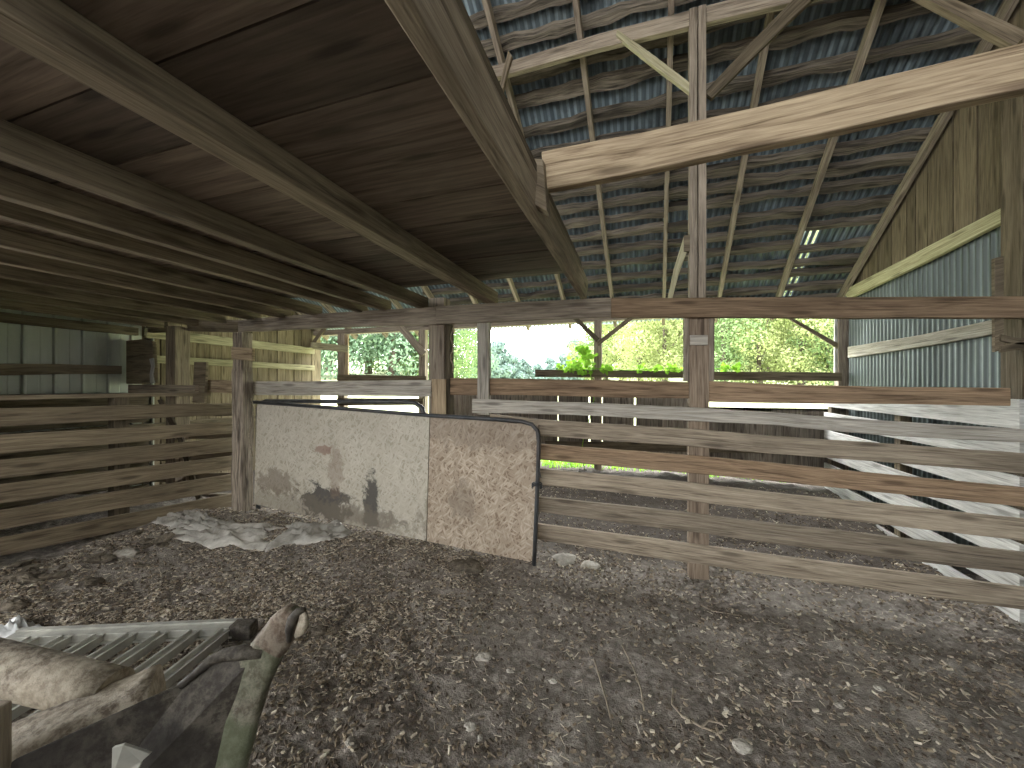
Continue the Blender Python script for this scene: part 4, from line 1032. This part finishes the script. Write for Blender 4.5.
for k, (x, Y, s_) in enumerate([(296, 30, 1.5), (318, 34, 1.5), (345, 31, 1.45), (368, 36, 1.6), (392, 32, 1.45), (416, 34, 1.5), (438, 33, 1.4), (330, 44, 1.9), (404, 44, 1.9), (455, 46, 1.5), (468, 60, 1.5)]):
    tree('blue' if k % 3 else 'green', x, Y, s_, 'blue-green tree in the dense row beyond the meadow above the gate', TL)
for k, (x, Y, s_) in enumerate([(484, 80, 1.4), (497, 90, 1.5), (510, 100, 1.4), (524, 110, 1.3), (538, 120, 1.2), (552, 110, 1.2), (566, 90, 1.2), (578, 70, 1.2)]):
    tree('far', x, Y, s_ * 0.95, 'small distant tree down the valley under the bright sky', TM)
for k, (x, Y, s_) in enumerate([(592, 40, 0.95), (606, 32, 0.9), (622, 26, 0.9), (640, 24, 0.95), (662, 28, 1.2), (684, 25, 1.1), (708, 22, 1.0), (730, 20, 0.95), (752, 22, 1.0), (772, 19, 0.9), (795, 21, 1.0), (815, 18, 0.9), (835, 20, 1.0), (650, 36, 1.4), (676, 40, 1.6), (716, 34, 1.4), (745, 32, 1.4), (780, 30, 1.3), (812, 30, 1.3), (845, 30, 1.4), (630, 44, 1.3), (610, 52, 1.2), (725, 15, 0.55), (760, 14.5, 0.5), (800, 14, 0.5), (828, 14, 0.5), (665, 17, 0.55), (640, 18, 0.5)]):
    kd = 'yellow' if k % 3 != 1 else 'green'
    tree(kd, x, Y, s_, ('yellow-green' if kd == 'yellow' else 'mid green') + ' tree on the bright hillside behind the centre post', TR)
# vine over the outer rail
vn = empty('climbing_vine', PV(585, 372, VO - 0.08)); tag(vn, 'bright green leafy vine growing over the dark outer rail', 'vine')
m = MB(); rv = random.Random(5)
def vleaf(x, y, d, s_):
    p = PV(x, y, VO + d); a = rv.uniform(0, 6.28); nrm = Vector((rv.uniform(-.6, .6), -1, rv.uniform(-0.2, .9))).normalized(); e1 = nrm.orthogonal().normalized(); e2 = nrm.cross(e1)
    b = len(m.v); k = 6
    for i in range(k):
        t = 2 * math.pi * i / k + a; rr = s_ * (1.2 if i == 0 else 0.75); q = p + (e1 * math.cos(t) + e2 * math.sin(t)) * rr + nrm * (0.15 * s_ if i % 2 else 0); m.v.append(tuple(q))
    m.face(list(range(b, b + k)))
for _ in range(110):
    t = rv.random(); x = 584 + rv.gauss(0, 3 + 8 * (1 - t)); vleaf(x - 1, 374 - 27 * t, rv.uniform(-0.14, 0.06), rv.uniform(0.025, 0.055))
for cx, n, sx in ((570, 26, 7), (607, 22, 7), (642, 14, 8), (656, 10, 5), (672, 20, 8), (686, 10, 4), (724, 10, 5), (738, 12, 5), (560, 8, 3)):
    for _ in range(n): vleaf(cx + rv.gauss(0, sx * 0.5), 368.5 + rv.gauss(0, 2.0), rv.uniform(-0.12, 0.05), rv.uniform(0.025, 0.05))
m.build('leaves', M['leaf_vine'], vn)
m = MB(); m.tube([PV(556 + k * 9.5, 369.5 + math.sin(k) * 1.0, VO - 0.06) for k in range(20)], 0.006, 5); m.tube([PV(588 - 6 * math.sin(k * 0.5), 480 - k * 9, VO - 0.07) for k in range(16)], 0.007, 5)
m.build('stem', M['leaf_vine'], vn)
# weeds along the foot of the outer wall, seen below its boards
m = MB(); rg = random.Random(8)
for _ in range(2600):
    u = rg.uniform(-3.4, 2.4); v = VO + rg.uniform(0.03, 0.9); z = 0.13; h = rg.uniform(0.06, 0.24); a = rg.uniform(0, 6.28); w = 0.009; b = len(m.v)
    dx, dy = math.cos(a) * w, math.sin(a) * w; lx, ly = rg.uniform(-.08, .08), rg.uniform(-.08, .08)
    m.v += [(u - dx, v - dy, z), (u + dx, v + dy, z), (u + lx * .4 + dx, v + ly * .4 + dy, z + h * .6), (u + lx, v + ly, z + h), (u + lx * .4 - dx, v + ly * .4 - dy, z + h * .6)]
    m.face([b, b + 1, b + 2, b + 3, b + 4])
tag(m.build('weeds', M['leaf_vine'], None, 0, False), 'green weeds along the foot of the outer wall boards', 'weeds', None, 'stuff')
